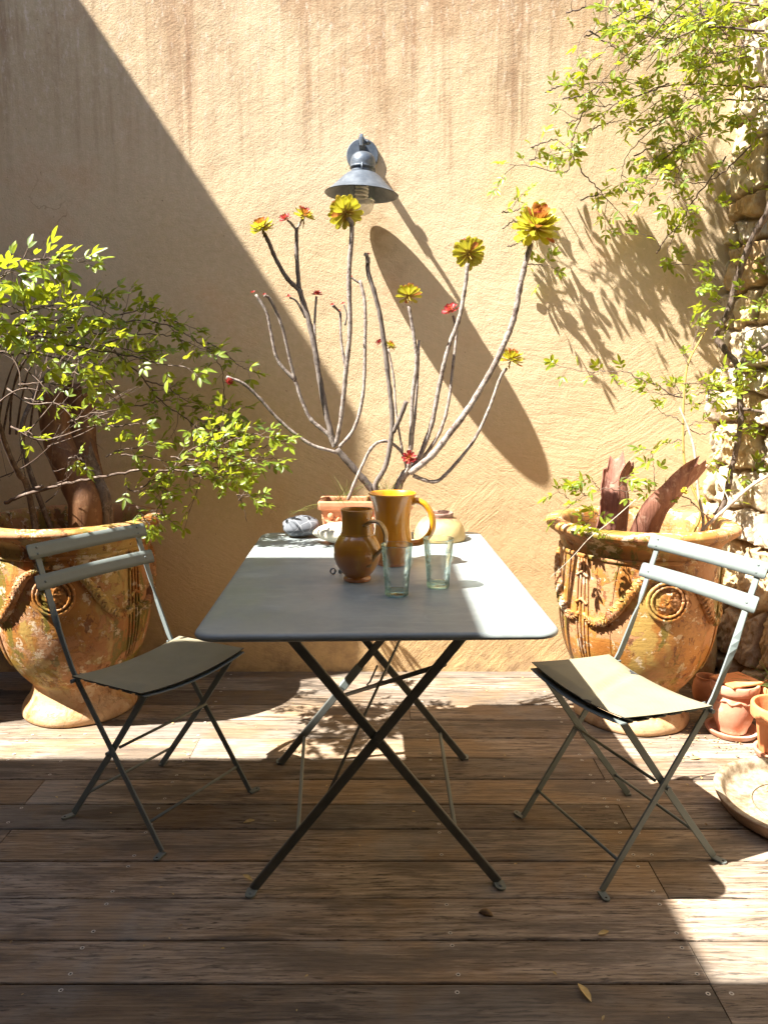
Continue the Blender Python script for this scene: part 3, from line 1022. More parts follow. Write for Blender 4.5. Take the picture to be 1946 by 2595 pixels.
# bare twigs in the heart of the shrub
for i in range(8):
    a = P(r.uniform(-60, 140), r.uniform(960, 1290), r.uniform(2.6, 3.0))
    b = P(r.uniform(40, 330), r.uniform(840, 1240), r.uniform(2.5, 3.05))
    m = (a + b) / 2 + V((r.uniform(-0.03, 0.03), r.uniform(-0.03, 0.03), r.uniform(-0.09, 0.02)))
    st.tube(spline([a, m, b], 6), [r.uniform(0.0018, 0.0034), 0.0009], 4)
    for _ in range(3):
        e = b + V((r.uniform(-0.09, 0.09), r.uniform(-0.05, 0.05), r.uniform(-0.05, 0.07)))
        st.tube(spline([a + (b - a) * r.uniform(0.4, 0.9), (a + b) / 2 + (e - b) * 0.6 + rvec(r, 0.02), e], 4), [0.0014, 0.0007], 4)
for i in range(6):
    x0 = -60 + i * 38 + r.uniform(-20, 20)
    st.tube(spline(pts1([(x0 * 1.2, 1120), (x0 * 1.3 + 20 + r.uniform(-30, 30), 930), (x0 * 1.6 + 70 + r.uniform(-40, 40), 760), (x0 * 2.0 + 160, 640)], 2.95, 2.7), 6), [0.0045, 0.002], 5)
for q in ([(-100, 640), (60, 720), (160, 800), (230, 870), (300, 990)], [(-60, 1010), (40, 920), (130, 880), (240, 900)], [(-40, 700), (40, 690), (100, 780), (110, 880)], [(40, 880), (160, 960), (300, 960), (400, 1050)], [(60, 1080), (200, 1150), (330, 1130), (440, 1090), (560, 1060)]):
    st.tube(spline(pts1(q, 2.62, 2.56), 6), [0.0036, 0.0014], 5)
# woody base stems rising out of the urn
st.tube(spline([URN_L + V((-0.08, -0.08, 0.6)), P(72, 1240, 2.80), P(48, 1200, 2.76), P(20, 1140, 2.72), P(-10, 1050, 2.65), P(-60, 950, 2.6), P(-70, 850, 2.55)], 6), [0.013, 0.006], 8, lump=0.25)
st.tube(spline([URN_L + V((-0.02, -0.04, 0.6)), P(60, 1130, 2.85), P(90, 1000, 2.95), P(160, 900, 3.02), P(240, 830, 3.05)], 6), [0.011, 0.004], 8, lump=0.25)
st.tube(spline([P(45, 1262, 2.80), P(70, 1245, 2.80), P(110, 1232, 2.79)], 6), 0.007, 6)
lf.build('foliage', M_LEAF, rose)
st.build('branch', M_TWIG, rose)

# ------------------------------------------------------------------ right climber on the stone wall
vine = thing('climbing_vine', 'bright green climbing vine hanging over the stone wall corner at upper right', 'vine', (0, 0, 0))
lf, st = MB(), MB()
r = random.Random(5)


def c6(x, y):
    return (1200 + x / 2.2239, y / 2.2239)


def pts6(lst, Y0, Y1=None):
    Y1 = Y0 if Y1 is None else Y1
    n = len(lst)
    return [P(*c6(*a), Y0 + (Y1 - Y0) * i / max(1, n - 1)) for i, a in enumerate(lst)]


VU = V((-0.35, -0.45, 0.8))
K6 = dict(up=VU)
main6 = [
    ([(1720, 500), (1500, 485), (1300, 470), (1050, 490), (900, 550), (780, 600), (690, 700)], 2.95, 3.12, 0.05),
    ([(1700, 560), (1400, 565), (1200, 605), (1050, 690), (950, 780), (860, 880), (830, 1000)], 2.98, 3.14, 0.10),
    ([(720, 480), (640, 600), (575, 720), (545, 850), (530, 960), (470, 970), (340, 940), (200, 925)], 3.12, 3.17, 0.25),
    ([(560, 880), (620, 980), (690, 1050), (760, 1130), (840, 1220)], 3.15, 3.2, 0.5),
    ([(500, 560), (600, 540), (680, 500), (760, 420), (860, 300), (1000, 190)], 3.10, 3.0, 0.1),
    ([(400, 520), (470, 490), (560, 480), (700, 470), (900, 450)], 3.12, 3.08, 0.0),
    ([(1100, 470), (980, 520), (850, 570), (740, 600), (680, 590)], 3.0, 3.1, 0.1),
    ([(320, 830), (400, 800), (470, 790), (540, 840)], 3.15, 3.14, 0.0),
    ([(310, 900), (400, 880), (480, 860)], 3.15, 3.15, 0.0),
    ([(640, 760), (700, 710), (780, 690), (850, 670)], 3.12, 3.1, 0.0),
    ([(520, 690), (580, 680), (620, 650)], 3.14, 3.12, 0.0),
    ([(1420, 880), (1300, 1050), (1230, 1140), (1180, 1230), (1130, 1310), (1090, 1420)], 3.0, 3.16, 0.3),
    ([(1560, 820), (1420, 960), (1320, 1020), (1240, 1030), (1150, 1000)], 2.98, 3.1, 0.2),
    ([(850, 1080), (900, 1040), (960, 1010), (1010, 960)], 3.16, 3.12, 0.0),
    ([(1040, 940), (1110, 860), (1200, 800), (1320, 760)], 3.1, 3.0, 0.0),
    ([(900, 880), (980, 840), (1060, 800), (1130, 830)], 3.12, 3.08, 0.1),
    ([(920, 740), (1000, 690), (1080, 640), (1200, 590)], 3.12, 3.02, 0.1),
    ([(600, 1130), (680, 1100), (740, 1090)], 3.2, 3.2, 0.2),
    ([(160, 1200), (230, 1190), (290, 1170), (340, 1190)], 3.19, 3.17, 0.0),
    ([(190, 1390), (230, 1380), (260, 1350)], 3.2, 3.2, 0.0),
    ([(290, 1480), (350, 1490), (430, 1500)], 3.2, 3.2, 0.0),
    ([(160, 1290), (220, 1250), (300, 1250)], 3.19, 3.18, 0.0),
    ([(1030, 1430), (1070, 1360), (1120, 1300), (1190, 1280)], 3.18, 3.12, 0.0),
    ([(1050, 1510), (1100, 1490), (1140, 1470)], 3.19, 3.18, 0.0),
    ([(520, 70), (600, 50), (680, 30), (760, -20)], 3.05, 3.0, 0.0),
    ([(620, 210), (700, 180), (760, 150), (830, 130)], 3.06, 3.02, 0.0),
    ([(640, 170), (720, 220), (800, 270), (850, 310)], 3.06, 3.04, 0.0),
    ([(780, 100), (860, 60), (900, -20), (980, -80)], 3.0, 2.9, 0.0),
]
for q, y0, y1, t0 in main6:
    spray(lf, st, pts6(q, y0, y1), r, rad=(0.0032, 0.0012), t0=t0, step=0.034, size=0.037, twigs=0.16, leafp=0.72, **K6)
# a loose mass of shoots above and beside the corner
for i in range(36):
    x0 = r.uniform(1000, 1600)
    y0 = r.uniform(-120, 330) if i < 29 else r.uniform(330, 900)
    if i >= 29:
        x0 = r.uniform(1150, 1400)
    Y = r.uniform(2.84, 3.12) if x0 > 1250 else r.uniform(2.98, 3.15)
    a = P(*c6(x0, y0), Y)
    dirn = V((r.uniform(-1, 0.5), r.uniform(-0.7, 0.2), r.uniform(-0.7, 0.5))).normalized()
    L = r.uniform(0.12, 0.26)
    spray(lf, st, [a, a + dirn * L * 0.5 + rvec(r, 0.02), a + dirn * L + V((0, 0, -0.04))], r, rad=(0.0024, 0.001), t0=0.05, step=0.028, size=0.036, twigs=0.3, leafp=0.8, **K6)
for i in range(9):
    a = P(*c6(r.uniform(1300, 1800), r.uniform(-100, 300)), r.uniform(2.7, 3.0))
    b = P(*c6(r.uniform(700, 1300), r.uniform(0, 500)), r.uniform(3.0, 3.12))
    st.tube(spline([a, (a + b) / 2 + V((0, -0.03, 0.06)), b], 6), [0.004, 0.0014], 5)
# little tufts on the lower stones
for (x, y, n) in ((1805, 745, 4), (1850, 760, 4), (1780, 800, 4), (1830, 830, 4), (1900, 800, 5), (1930, 770, 4), (1925, 900, 5), (1900, 930, 4), (1935, 950, 4), (1890, 1080, 4), (1925, 1100, 4), (1820, 1160, 3), (1850, 1200, 3), (1910, 1190, 3), (1770, 740, 3), (1760, 800, 3), (1815, 705, 4), (1800, 1240, 3), (1880, 1250, 3), (1850, 330, 5), (1900, 380, 5), (1930, 300, 6), (1860, 440, 5), (1920, 470, 5), (1840, 540, 4), (1900, 640, 4), (1935, 680, 4), (1870, 1000, 3), (1930, 1020, 3), (1840, 960, 3)):
    for _ in range(n):
        q = P(x, y, 3.0) + rvec(r, 0.04)
        dd = V((r.uniform(-1, 0.6), r.uniform(-0.9, 0.1), r.uniform(-0.3, 0.7)))
        sprig(lf, st, q, dd, r, 0.036, 5, VU)
lf.build('foliage', M_LEAF, vine)
st.build('branch', M_TWIG, vine)
tk = MB()
tk.tube(spline([P(1990, 380, 2.86), P(1946, 530, 2.90), P(1905, 605, 2.96), P(1868, 700, 3.02), P(1845, 790, 3.06), P(1815, 850, 3.08), P(1838, 890, 3.06), P(1868, 930, 3.03), P(1873, 1000, 3.01), P(1876, 1060, 3.0), P(1866, 1130, 3.0), P(1850, 1200, 3.0), P(1835, 1270, 2.98), P(1790, 1330, 2.95), P(1760, 1352, 2.93)], 6), [0.013, 0.011], 8, lump=0.45)
tk.tube(spline([P(1870, 935, 3.03), P(1900, 900, 3.0), P(1935, 880, 2.97), P(1990, 850, 2.9)], 5), [0.010, 0.006], 7, lump=0.4)
tk.tube(spline([P(1790, 1010, 3.1), P(1830, 1040, 3.05), P(1876, 1036, 3.0), P(1946, 1045, 2.93), P(2000, 1050, 2.88)], 5), [0.007, 0.006], 7, lump=0.4)
tk.build('trunk', M_WOODY, vine)

# ------------------------------------------------------------------ shrub rising from the right urn
shoot = thing('cane_shrub', 'thin rose canes with sparse leaves rising from the right urn', 'shrub', (0, 0, 0))
lf, st, cn = MB(), MB(), MB()
r = random.Random(31)


def c8(x, y):
    return (1300 + x / 2.5681, 700 + y / 2.5681)


def pts8(lst, Y0, Y1=None):
    Y1 = Y0 if Y1 is None else Y1
    n = len(lst)
    return [P(*c8(*a), Y0 + (Y1 - Y0) * i / max(1, n - 1)) for i, a in enumerate(lst)]


root = URN_R + V((0.16, 0.04, 0.60))
cane = spline([root] + pts8([(1215, 1560), (1160, 1370), (1112, 1200), (1105, 900), (1128, 600), (1195, 450), (1262, 335)], 2.84, 2.98), 6)
cn.tube(cane, [0.0055, 0.003], 7)
cn.build('cane', M_CANE, shoot)
def dry_stick(*a, **k):
    m_ = MB()
    m_.tube(*a, **k)
    m_.build('dry_stick', M_TWIGP, shoot)


dry_stick(spline([root + V((0.01, -0.02, 0))] + pts8([(1232, 1640), (1200, 1400), (1180, 1150), (1140, 1000), (1080, 850)], 2.78, 2.88), 6), [0.006, 0.0035], 7, lump=0.2)
dry_stick(spline([root + V((0.02, -0.05, 0))] + pts8([(1238, 1650), (1330, 1560), (1430, 1470), (1540, 1370), (1670, 1290)], 2.74, 2.70), 6), [0.007, 0.006], 7, lump=0.2)
dry_stick(spline(pts8([(1360, 1530), (1400, 1460), (1340, 1350)], 2.74, 2.8), 5), [0.004, 0.0015], 5)
dry_stick(spline(pts8([(1300, 1590), (1220, 1530), (1180, 1490), (1090, 1500)], 2.74, 2.7), 5), [0.003, 0.0012], 5)
dry_stick(spline(pts8([(800, 1450), (640, 1590), (500, 1700), (400, 1810), (320, 1890), (240, 1960)], 2.55, 2.50), 6), [0.0016, 0.0008], 4)
U8 = dict(up=V((-0.3, -0.35, 0.9)))
spray(lf, st, pts8([(1110, 790), (1010, 760), (930, 705), (820, 670), (740, 628), (610, 618), (480, 620), (300, 585)], 2.92, 2.98), r, rad=(0.003, 0.001), t0=0.25, step=0.042, size=0.036, **U8)
for q in ([(1110, 700), (1180, 700), (1300, 680), (1420, 620)], [(1115, 830), (1200, 830), (1270, 800)], [(1100, 790), (1060, 720), (1030, 700)], [(1110, 780), (1190, 770), (1260, 740)], [(1110, 760), (980, 770), (880, 745)]):
    spray(lf, st, pts8(q, 2.92, 2.96), r, rad=(0.002, 0.0009), t0=0.15, step=0.03, size=0.036, twigs=0.2, **U8)
for q in ([(1105, 960), (1050, 920), (980, 900), (940, 860)], [(1110, 1040), (1160, 960), (1220, 950)], [(1110, 1060), (1060, 1070), (1030, 1090)], [(1130, 570), (1110, 520), (1100, 500)], [(1170, 480), (1180, 400), (1200, 350)], [(1130, 990), (1220, 1030), (1300, 1005), (1440, 1000)]):
    spray(lf, st, pts8(q, 2.9, 2.94), r, rad=(0.002, 0.0009), t0=0.5, step=0.05, size=0.028, leafp=0.55, **U8)
low = pts8([(1190, 1500), (1120, 1440), (1000, 1400), (880, 1390), (720, 1400), (600, 1380), (480, 1430), (380, 1475), (290, 1570)], 2.76, 2.55)
spray(lf, st, low, r, rad=(0.0024, 0.0009), t0=0.12, step=0.05, size=0.032, leafp=0.8, **U8)
for q in ([(920, 1390), (915, 1280), (905, 1180), (890, 1130)], [(470, 1430), (430, 1390), (400, 1380)], [(560, 1390), (520, 1340), (470, 1320)], [(640, 1350), (700, 1320), (740, 1310)], [(380, 1475), (340, 1430), (290, 1405)], [(560, 1560), (540, 1540), (500, 1580)], [(680, 1380), (760, 1340), (830, 1330)]):
    spray(lf, st, pts8(q, 2.60, 2.58), r, rad=(0.0014, 0.0007), t0=0.35, step=0.035, size=0.034, **U8)
for (x, y) in ((520, 1590), (540, 1660), (560, 1680), (620, 1690), (480, 1640)):
    sprig(lf, st, P(*c8(x, y), 2.52), V((r.uniform(-1, 1), -0.4, r.uniform(0, 0.8))), r, 0.034, 5)
lf.build('foliage', M_LEAF, shoot)
st.build('branch', M_TWIG, shoot)
fl = MB()
for (x, y) in ((1104, 1396), (1122, 1404), (1114, 1384)):
    c = P(*c8(x, y), 2.58)
    for a in range(16):
        dd = V((math.cos(a * 2.4), -0.7 + 0.1 * a, math.sin(a * 2.4)))
        leaflet(fl, c - dd.normalized() * 0.002, dd, V((0.3 * math.cos(a), -1, 0.5)), 0.010, 0.008, 0, 0.25)
fl.build('blossom', M_YELLOWFL, shoot)

# ------------------------------------------------------------------ glazed urns
URN_PROF = smooth_profile([(0.165, 0.0), (0.205, 0.002), (0.213, 0.02), (0.205, 0.045), (0.183, 0.075), (0.170, 0.11), (0.172, 0.135), (0.190, 0.155), (0.222, 0.20), (0.250, 0.255), (0.270, 0.32), (0.281, 0.39), (0.285, 0.47), (0.287, 0.56), (0.288, 0.63), (0.288, 0.680)], 4)
URN_RIM = smooth_profile([(0.288, 0.680), (0.290, 0.692), (0.300, 0.705), (0.318, 0.719), (0.336, 0.732), (0.343, 0.743), (0.340, 0.755), (0.326, 0.762), (0.300, 0.764), (0.282, 0.758), (0.270, 0.73), (0.264, 0.66), (0.258, 0.55)], 3)


def urn_r(z):
    for (r0, z0), (r1, z1) in zip(URN_PROF[:-1], URN_PROF[1:]):
        if z0 <= z <= z1:
            return r0 + (r1 - r0) * (z - z0) / max(1e-6, z1 - z0)
    return URN_PROF[-1][0]


def on_urn(a, z, lift=0.0):
    rr = urn_r(z) + lift
    return V((rr * math.sin(a), -rr * math.cos(a), z))  # a = 0 faces the camera


def make_urn(label, loc, rotz):
    t = thing('glazed_urn', label, 'urn', loc, rotz, 'ochre glazed garden urns')
    b = MB()
    wob = lambda a, z: 0.0025 * mnoise.noise(V((math.cos(a) * 2, math.sin(a) * 2, z * 5)))
    b.lathe(URN_PROF, 96, wob=wob, cap0=True)
    b.lathe([(0.291, 0.648), (0.2945, 0.652), (0.2945, 0.660), (0.291, 0.664)], 96, wob=wob)
    b.build('body', M_URN, t)
    q = MB()
    q.lathe(URN_RIM, 96, wob=lambda a, z: 0.004 * mnoise.noise(V((math.cos(a) * 3, math.sin(a) * 3, z * 8))))
    q.build('rim', M_URN, t)
    s = MB()
    rows = [[V((rr * math.cos(2 * pi * j / 32), rr * math.sin(2 * pi * j / 32), 0.60 + 0.012 * mnoise.noise(V((rr * 20, j, 0))))) for j in range(32)] for rr in (0.258, 0.18, 0.09, 0.001)]
    s.grid(rows, 0, True)
    s.build('soil', M_EARTH, t)
    for k in range(3):
        a0 = k * 2 * pi / 3
        md = MB()
        zc = 0.525
        # round medallion: ring plus lumpy face
        ring = [on_urn(a0 + 0.067 * math.cos(u) / 0.285, zc + 0.067 * math.sin(u), 0.004) for u in [2 * pi * j / 40 for j in range(41)]]
        md.tube(ring, 0.0068, 8, lump=0.2)
        ring2 = [on_urn(a0 + 0.053 * math.cos(u) / 0.285, zc + 0.053 * math.sin(u), 0.006) for u in [2 * pi * j / 40 for j in range(41)]]
        md.tube(ring2, [0.0045 + 0.0018 * (j % 2) for j in range(41)], 6)
        rows = []
        for rr in [0.052 * i / 9 for i in range(10)]:
            row = []
            for j in range(40):
                u = 2 * pi * j / 40
                x_, z_ = rr * math.cos(u), rr * math.sin(u)
                lift = 0.010 * (1 - (rr / 0.056) ** 2) + 0.006 * mnoise.noise(V((x_ * 90 + k, z_ * 90, 3))) + 0.004 * mnoise.noise(V((x_ * 200, z_ * 200, 1)))
                row.append(on_urn(a0 + x_ / 0.285, zc + z_, max(0.001, lift)))
            rows.append(row)
        md.grid(rows[::-1], 0, True)
        md.build('medallion', M_URN, t)
        # swags of leaves hung from the fluted straps, rising over the medallion
        for sg in (-1, 1):
            gd = MB()
            n = 60
            path, rad = [], []
            for i in range(n + 1):
                f = i / n
                ang = a0 + sg * (0.02 + f * 1.0)
                if f < 0.28:
                    zz = 0.628 - 0.03 * (f / 0.28) ** 2
                else:
                    h = (f - 0.28) / 0.72
                    zz = 0.598 - 0.175 * math.sin(min(1.0, h * 1.02) * pi * 0.62) ** 1.25 / 0.93 + 0.02 * h
                path.append(on_urn(ang, zz, 0.004))
                rr = 0.008 + 0.011 * math.sin(pi * min(1, max(0, (f - 0.12) / 0.88))) ** 1.2
                rad.append(rr * (1 + 0.05 * math.sin(i * 2.1) + 0.10 * mnoise.noise(V((i * 0.9, k, sg)))))
            gd.tube(path, rad, 12, lump=0.22)
            for i in range(6, n - 2):
                if i % 2:
                    continue
                for s2 in (-1, 1):
                    ph = path[i]
                    t_ = (path[i + 1] - path[i - 1]).normalized()
                    nr = V((ph.x, ph.y, 0)).normalized()
                    sd = t_.cross(nr)
                    gd.tube([ph + nr * rad[i] * 0.85, ph + nr * rad[i] * 0.9 + sd * s2 * rad[i] * 0.6 + t_ * 0.007, ph + nr * rad[i] * 0.45 + sd * s2 * rad[i] * 1.05 + t_ * 0.012], [0.0028, 0.0014], 5)
            gd.build('garland', M_URN, t)
        # fluted strap between the medallions
        sp_ = MB()
        am = a0 + pi / 3
        for j in range(4):
            da = (j - 1.5) * 0.045
            zs = [0.648 - i * 0.022 for i in range(20)]
            sp_.tube([on_urn(am + da * (1.0 + 0.35 * math.sin(i * 0.16)), zz, 0.003) for i, zz in enumerate(zs)], [0.0046 * (1 - 0.3 * i / 20) for i in range(20)], 7, lump=0.15)
        for zz in (0.60, 0.50):
            sp_.tube([on_urn(am + (j - 4) * 0.022, zz - 0.004 * abs(j - 4), 0.006) for j in range(9)], 0.0055, 7, lump=0.3)
        sp_.build('strap', M_URN, t)
    return t


make_urn('ochre glazed urn behind the shaded chair at the left edge, rose inside', URN_L, math.radians(9))
make_urn('ochre glazed urn in full sun behind the chair next to the stone wall', URN_R, math.radians(2))


# ---- dried palm sheaths standing in the urns
def sheath(name, path, widths, label, mat, arc=2.3, seed=1, face=V((0, -1, 0.2)), thick=0.004):
    """a curled strip of bark along path, ragged at its top"""
    rr = random.Random(seed)
    p = spline(path, 7)
    n = len(p)
    m = MB()
    NA = 16
    rag = [0.5 + 0.45 * math.sin(k_ * 0.42 + seed) + 0.30 * math.sin(k_ * 1.7 + seed) + rr.uniform(-0.3, 0.3) for k_ in range(NA + 1)]
    for layer in (0, 1):
        rows = []
        for i in range(n):
            f = i / (n - 1)
            t = (p[min(i + 1, n - 1)] - p[max(i - 1, 0)]).normalized()
            wd = widths[0] + (widths[1] - widths[0]) * f
            u = (face - t * face.dot(t)).normalized()
            s = t.cross(u)
            rad = wd / 2
            row = []
            for j in range(NA + 1):
                a = (j / NA - 0.5) * arc * (1 - 0.25 * f)
                k = rad - (thick if layer else 0) + 0.004 * mnoise.noise(V((j * 0.9, f * 6, seed)))
                q = p[i] + s * math.sin(a) * k + u * (math.cos(a) - 0.6) * k
                if f > 0.7:
                    q += t * (rag[j] - 0.5) * 0.055 * ((f - 0.7) / 0.3) ** 1.5
                    q += (u * 0.022 + s * 0.05 * (j / NA - 0.5)) * ((f - 0.7) / 0.3) ** 2 * math.cos((j / NA - 0.2) * 2.2)
                row.append(q)
            rows.append(row)
        m.grid(rows, 0, False, True, flip=bool(layer))
    # edges
    half = len(m.v) // 2
    w1 = NA + 1
    for i in range(n - 1):
        for j in (0, NA):
            a, b = i * w1 + j, (i + 1) * w1 + j
            q = (a, b, b + half, a + half)
            m.f.append(q if j else q[::-1])
            m.mi.append(0)
            m.sm.append(False)
    for j in range(NA):
        a, b = (n - 1) * w1 + j, (n - 1) * w1 + j + 1
        m.f.append((a, b, b + half, a + half))
        m.mi.append(0)
        m.sm.append(False)
    return tag(m.build(name, mat), label, 'bark sheath')


sheath('bark_sheath', [URN_R + V((-0.115, -0.05, 0.58)), P(1570, 1290, 2.76), P(1566, 1230, 2.78), P(1566, 1172, 2.80)], (0.135, 0.120), 'upright curled brown bark sheath at left inside the sunlit right urn', M_SHEATH, 3.7, 3, V((0.95, 0.25, 0)))
sheath('bark_sheath', [URN_R + V((-0.03, -0.06, 0.57)), P(1655, 1310, 2.70), P(1700, 1250, 2.72), P(1752, 1182, 2.76)], (0.150, 0.140), 'broad brown bark sheath leaning right toward the stone wall inside the right urn', M_SHEATH, 2.7, 11, V((0.45, -0.8, -0.5)))
sheath('bark_sheath', [URN_L + V((0.03, -0.02, 0.56)), P(215, 1300, 2.86), P(190, 1225, 2.88), P(155, 1150, 2.90), P(140, 1090, 2.92), P(150, 1010, 2.94)], (0.135, 0.10), 'tan bark sheath leaning left out of the shaded left urn', M_SHEATHD, 3.4, 5, V((0.2, -1, 0)))
sheath('bark_sheath', [URN_L + V((0.08, 0.10, 0.56)), P(215, 1200, 3.0), P(203, 1100, 3.02), P(205, 980, 3.04)], (0.125, 0.11), 'upright dark brown bark sheath at the back of the left urn', M_SHEATHD, 3.4, 6, V((0.1, -1, 0)))
sheath('bark_sheath', [URN_L + V((0.13, 0.02, 0.56)), P(270, 1280, 2.9), P(245, 1210, 2.93), P(225, 1150, 2.95)], (0.05, 0.06), 'narrow blackened bark strip at right inside the left urn', M_WOODY, 2.4, 9, V((0.3, -1, 0)))


# ------------------------------------------------------------------ bistro table
def foot_tab(mb, p, d, w=0.020, L=0.034, th=0.005):
    d = V((d[0], d[1], 0)).normalized()
    s = V((-d.y, d.x, 0))
    n = 12
    outl = [p - s * w / 2 - d * 0.006, p + s * w / 2 - d * 0.006]
    for i in range(n + 1):
        a = pi / 2 - pi * i / n
        outl.append(p + d * (L - w / 2) + d * math.cos(a) * w / 2 + s * math.sin(a) * w / 2)
    m = len(outl)
    vs = [V((q.x, q.y, 0.001)) for q in outl] + [V((q.x, q.y, 0.001 + th)) for q in outl]
    mb.add(vs, [tuple(range(m)), tuple(range(2 * m - 1, m - 1, -1))] + [(i, m + i, m + (i + 1) % m, (i + 1) % m) for i in range(m)], 0, False)
    hc = p + d * (L - w / 2)
    mb.add([V((hc.x + 0.0032 * math.cos(2 * pi * j / 10), hc.y + 0.0032 * math.sin(2 * pi * j / 10), 0.0063 + th - 0.005)) for j in range(10)], [tuple(range(10))], 1, False)


tb = thing('bistro_table', 'grey green rectangular folding steel table with crossed legs in the middle', 'table', (-0.028, 2.0965, 0), math.radians(1.58))
HX, HY, ZT = 0.383, 0.5775, 0.74


def rrect(hx, hy, rad, n=8):
    o = []
    for cx, cy, a0 in ((hx - rad, hy - rad, 0), (-hx + rad, hy - rad, pi / 2), (-hx + rad, -hy + rad, pi), (hx - rad, -hy + rad, 3 * pi / 2)):
        for i in range(n + 1):
            a = a0 + pi / 2 * i / n
            o.append((cx + rad * math.cos(a), cy + rad * math.sin(a)))
    return o


m = MB()
rows = []
for ins, zz in ((0.16, ZT), (0.012, ZT), (0.0055, ZT - 0.0008), (0.0015, ZT - 0.004), (0.0, ZT - 0.008), (0.0, ZT - 0.011), (0.0015, ZT - 0.0145), (0.005, ZT - 0.0165), (0.012, ZT - 0.0165), (0.014, ZT - 0.006), (0.16, ZT - 0.0045)):
    rows.append([V((x, y, zz)) for x, y in rrect(HX - ins, HY - ins, max(0.006, 0.05 - ins * 0.5))])
m.grid(rows, 0, True, True, flip=True)
k = len(rows[0])
nb = len(m.v) - len(rows) * k
m.f += [tuple(range(nb, nb + k)), tuple(range(len(m.v) - 1, len(m.v) - k - 1, -1))]
m.mi += [0, 0]
m.sm += [False, False]
m.build('tabletop', M_TABLE, tb)
for yy, dirn in ((-0.3315, -1), (0.3245, 1)):
    for sg in (-1, 1):
        lg = MB()
        yo = yy + 0.0065 * sg
        a, b = V((0.307 * sg, yo, 0.006)), V((-0.255 * sg, yo, 0.716))
        lg.bar([a, (a + b) / 2, b], V((0.71, 0, 0.562 * sg)), 0.023, 0.011)
        leg = lg.build('leg', M_LEG, tb)
        fb = MB()
        foot_tab(fb, V((0.309 * sg, yo + dirn * 0.004, 0)), (0.15 * sg, dirn * 1.0), 0.026, 0.030)
        fb.lathe([(0.0, 0.0092), (0.004, 0.0085), (0.0052, 0.006)], 10, (0.311 * sg, yo + dirn * 0.02, 0))
        fb.build('foot', [M_METAL, M_HOLE], leg)
    pv = MB()
    pv.tube([V((0, yy - 0.016, 0.388)), V((0, yy + 0.016, 0.388))], 0.007, 10)
    pv.build('pivot', M_LEG, tb)
    ra = MB()
    ra.box((0, yy, 0.716), (0.62, 0.022, 0.012))
    ra.build('rail', M_LEG, tb)
for sg, z0, z1 in ((-1, 0.135, 0.095), (1, 0.13, 0.10)):
    x0 = sg * (0.307 - 0.562 * z0 / 0.71)
    x1 = sg * (0.307 - 0.562 * z1 / 0.71)
    s = MB()
    s.bar([V((x0 - sg * 0.004, -0.3215, z0)), V((x1 - sg * 0.004, 0.3165, z1))], V((0, 0, 1)), 0.012, 0.010)
    s.build('strut', M_METAL, tb)
s = MB()
s.tube([V((-0.125, -0.323, 0.235)), V((0.165, 0.318, 0.60))], 0.0042, 8)
s.tube([V((-0.115, 0.316, 0.235)), V((0.165, -0.323, 0.58))], 0.0065, 8)
s.tube([V((0.012, 0.16, 0.40)), V((-0.01, 0.17, 0.345)), V((-0.02, 0.172, 0.333)), V((-0.008, 0.16, 0.333)), V((0.02, 0.03, 0.40))], 0.003, 6)
s.build('brace', M_LEG, tb)
sl = MB()
a, b = V((-0.307, 0.3245 - 0.0065, 0.006)), V((0.255, 0.3245 - 0.0065, 0.716))
sl.bar([a + (b - a) * 0.37, a + (b - a) * 0.47], V((0.71, 0, -0.562)), 0.027, 0.015)
sl.build('sleeve', M_METAL, tb)


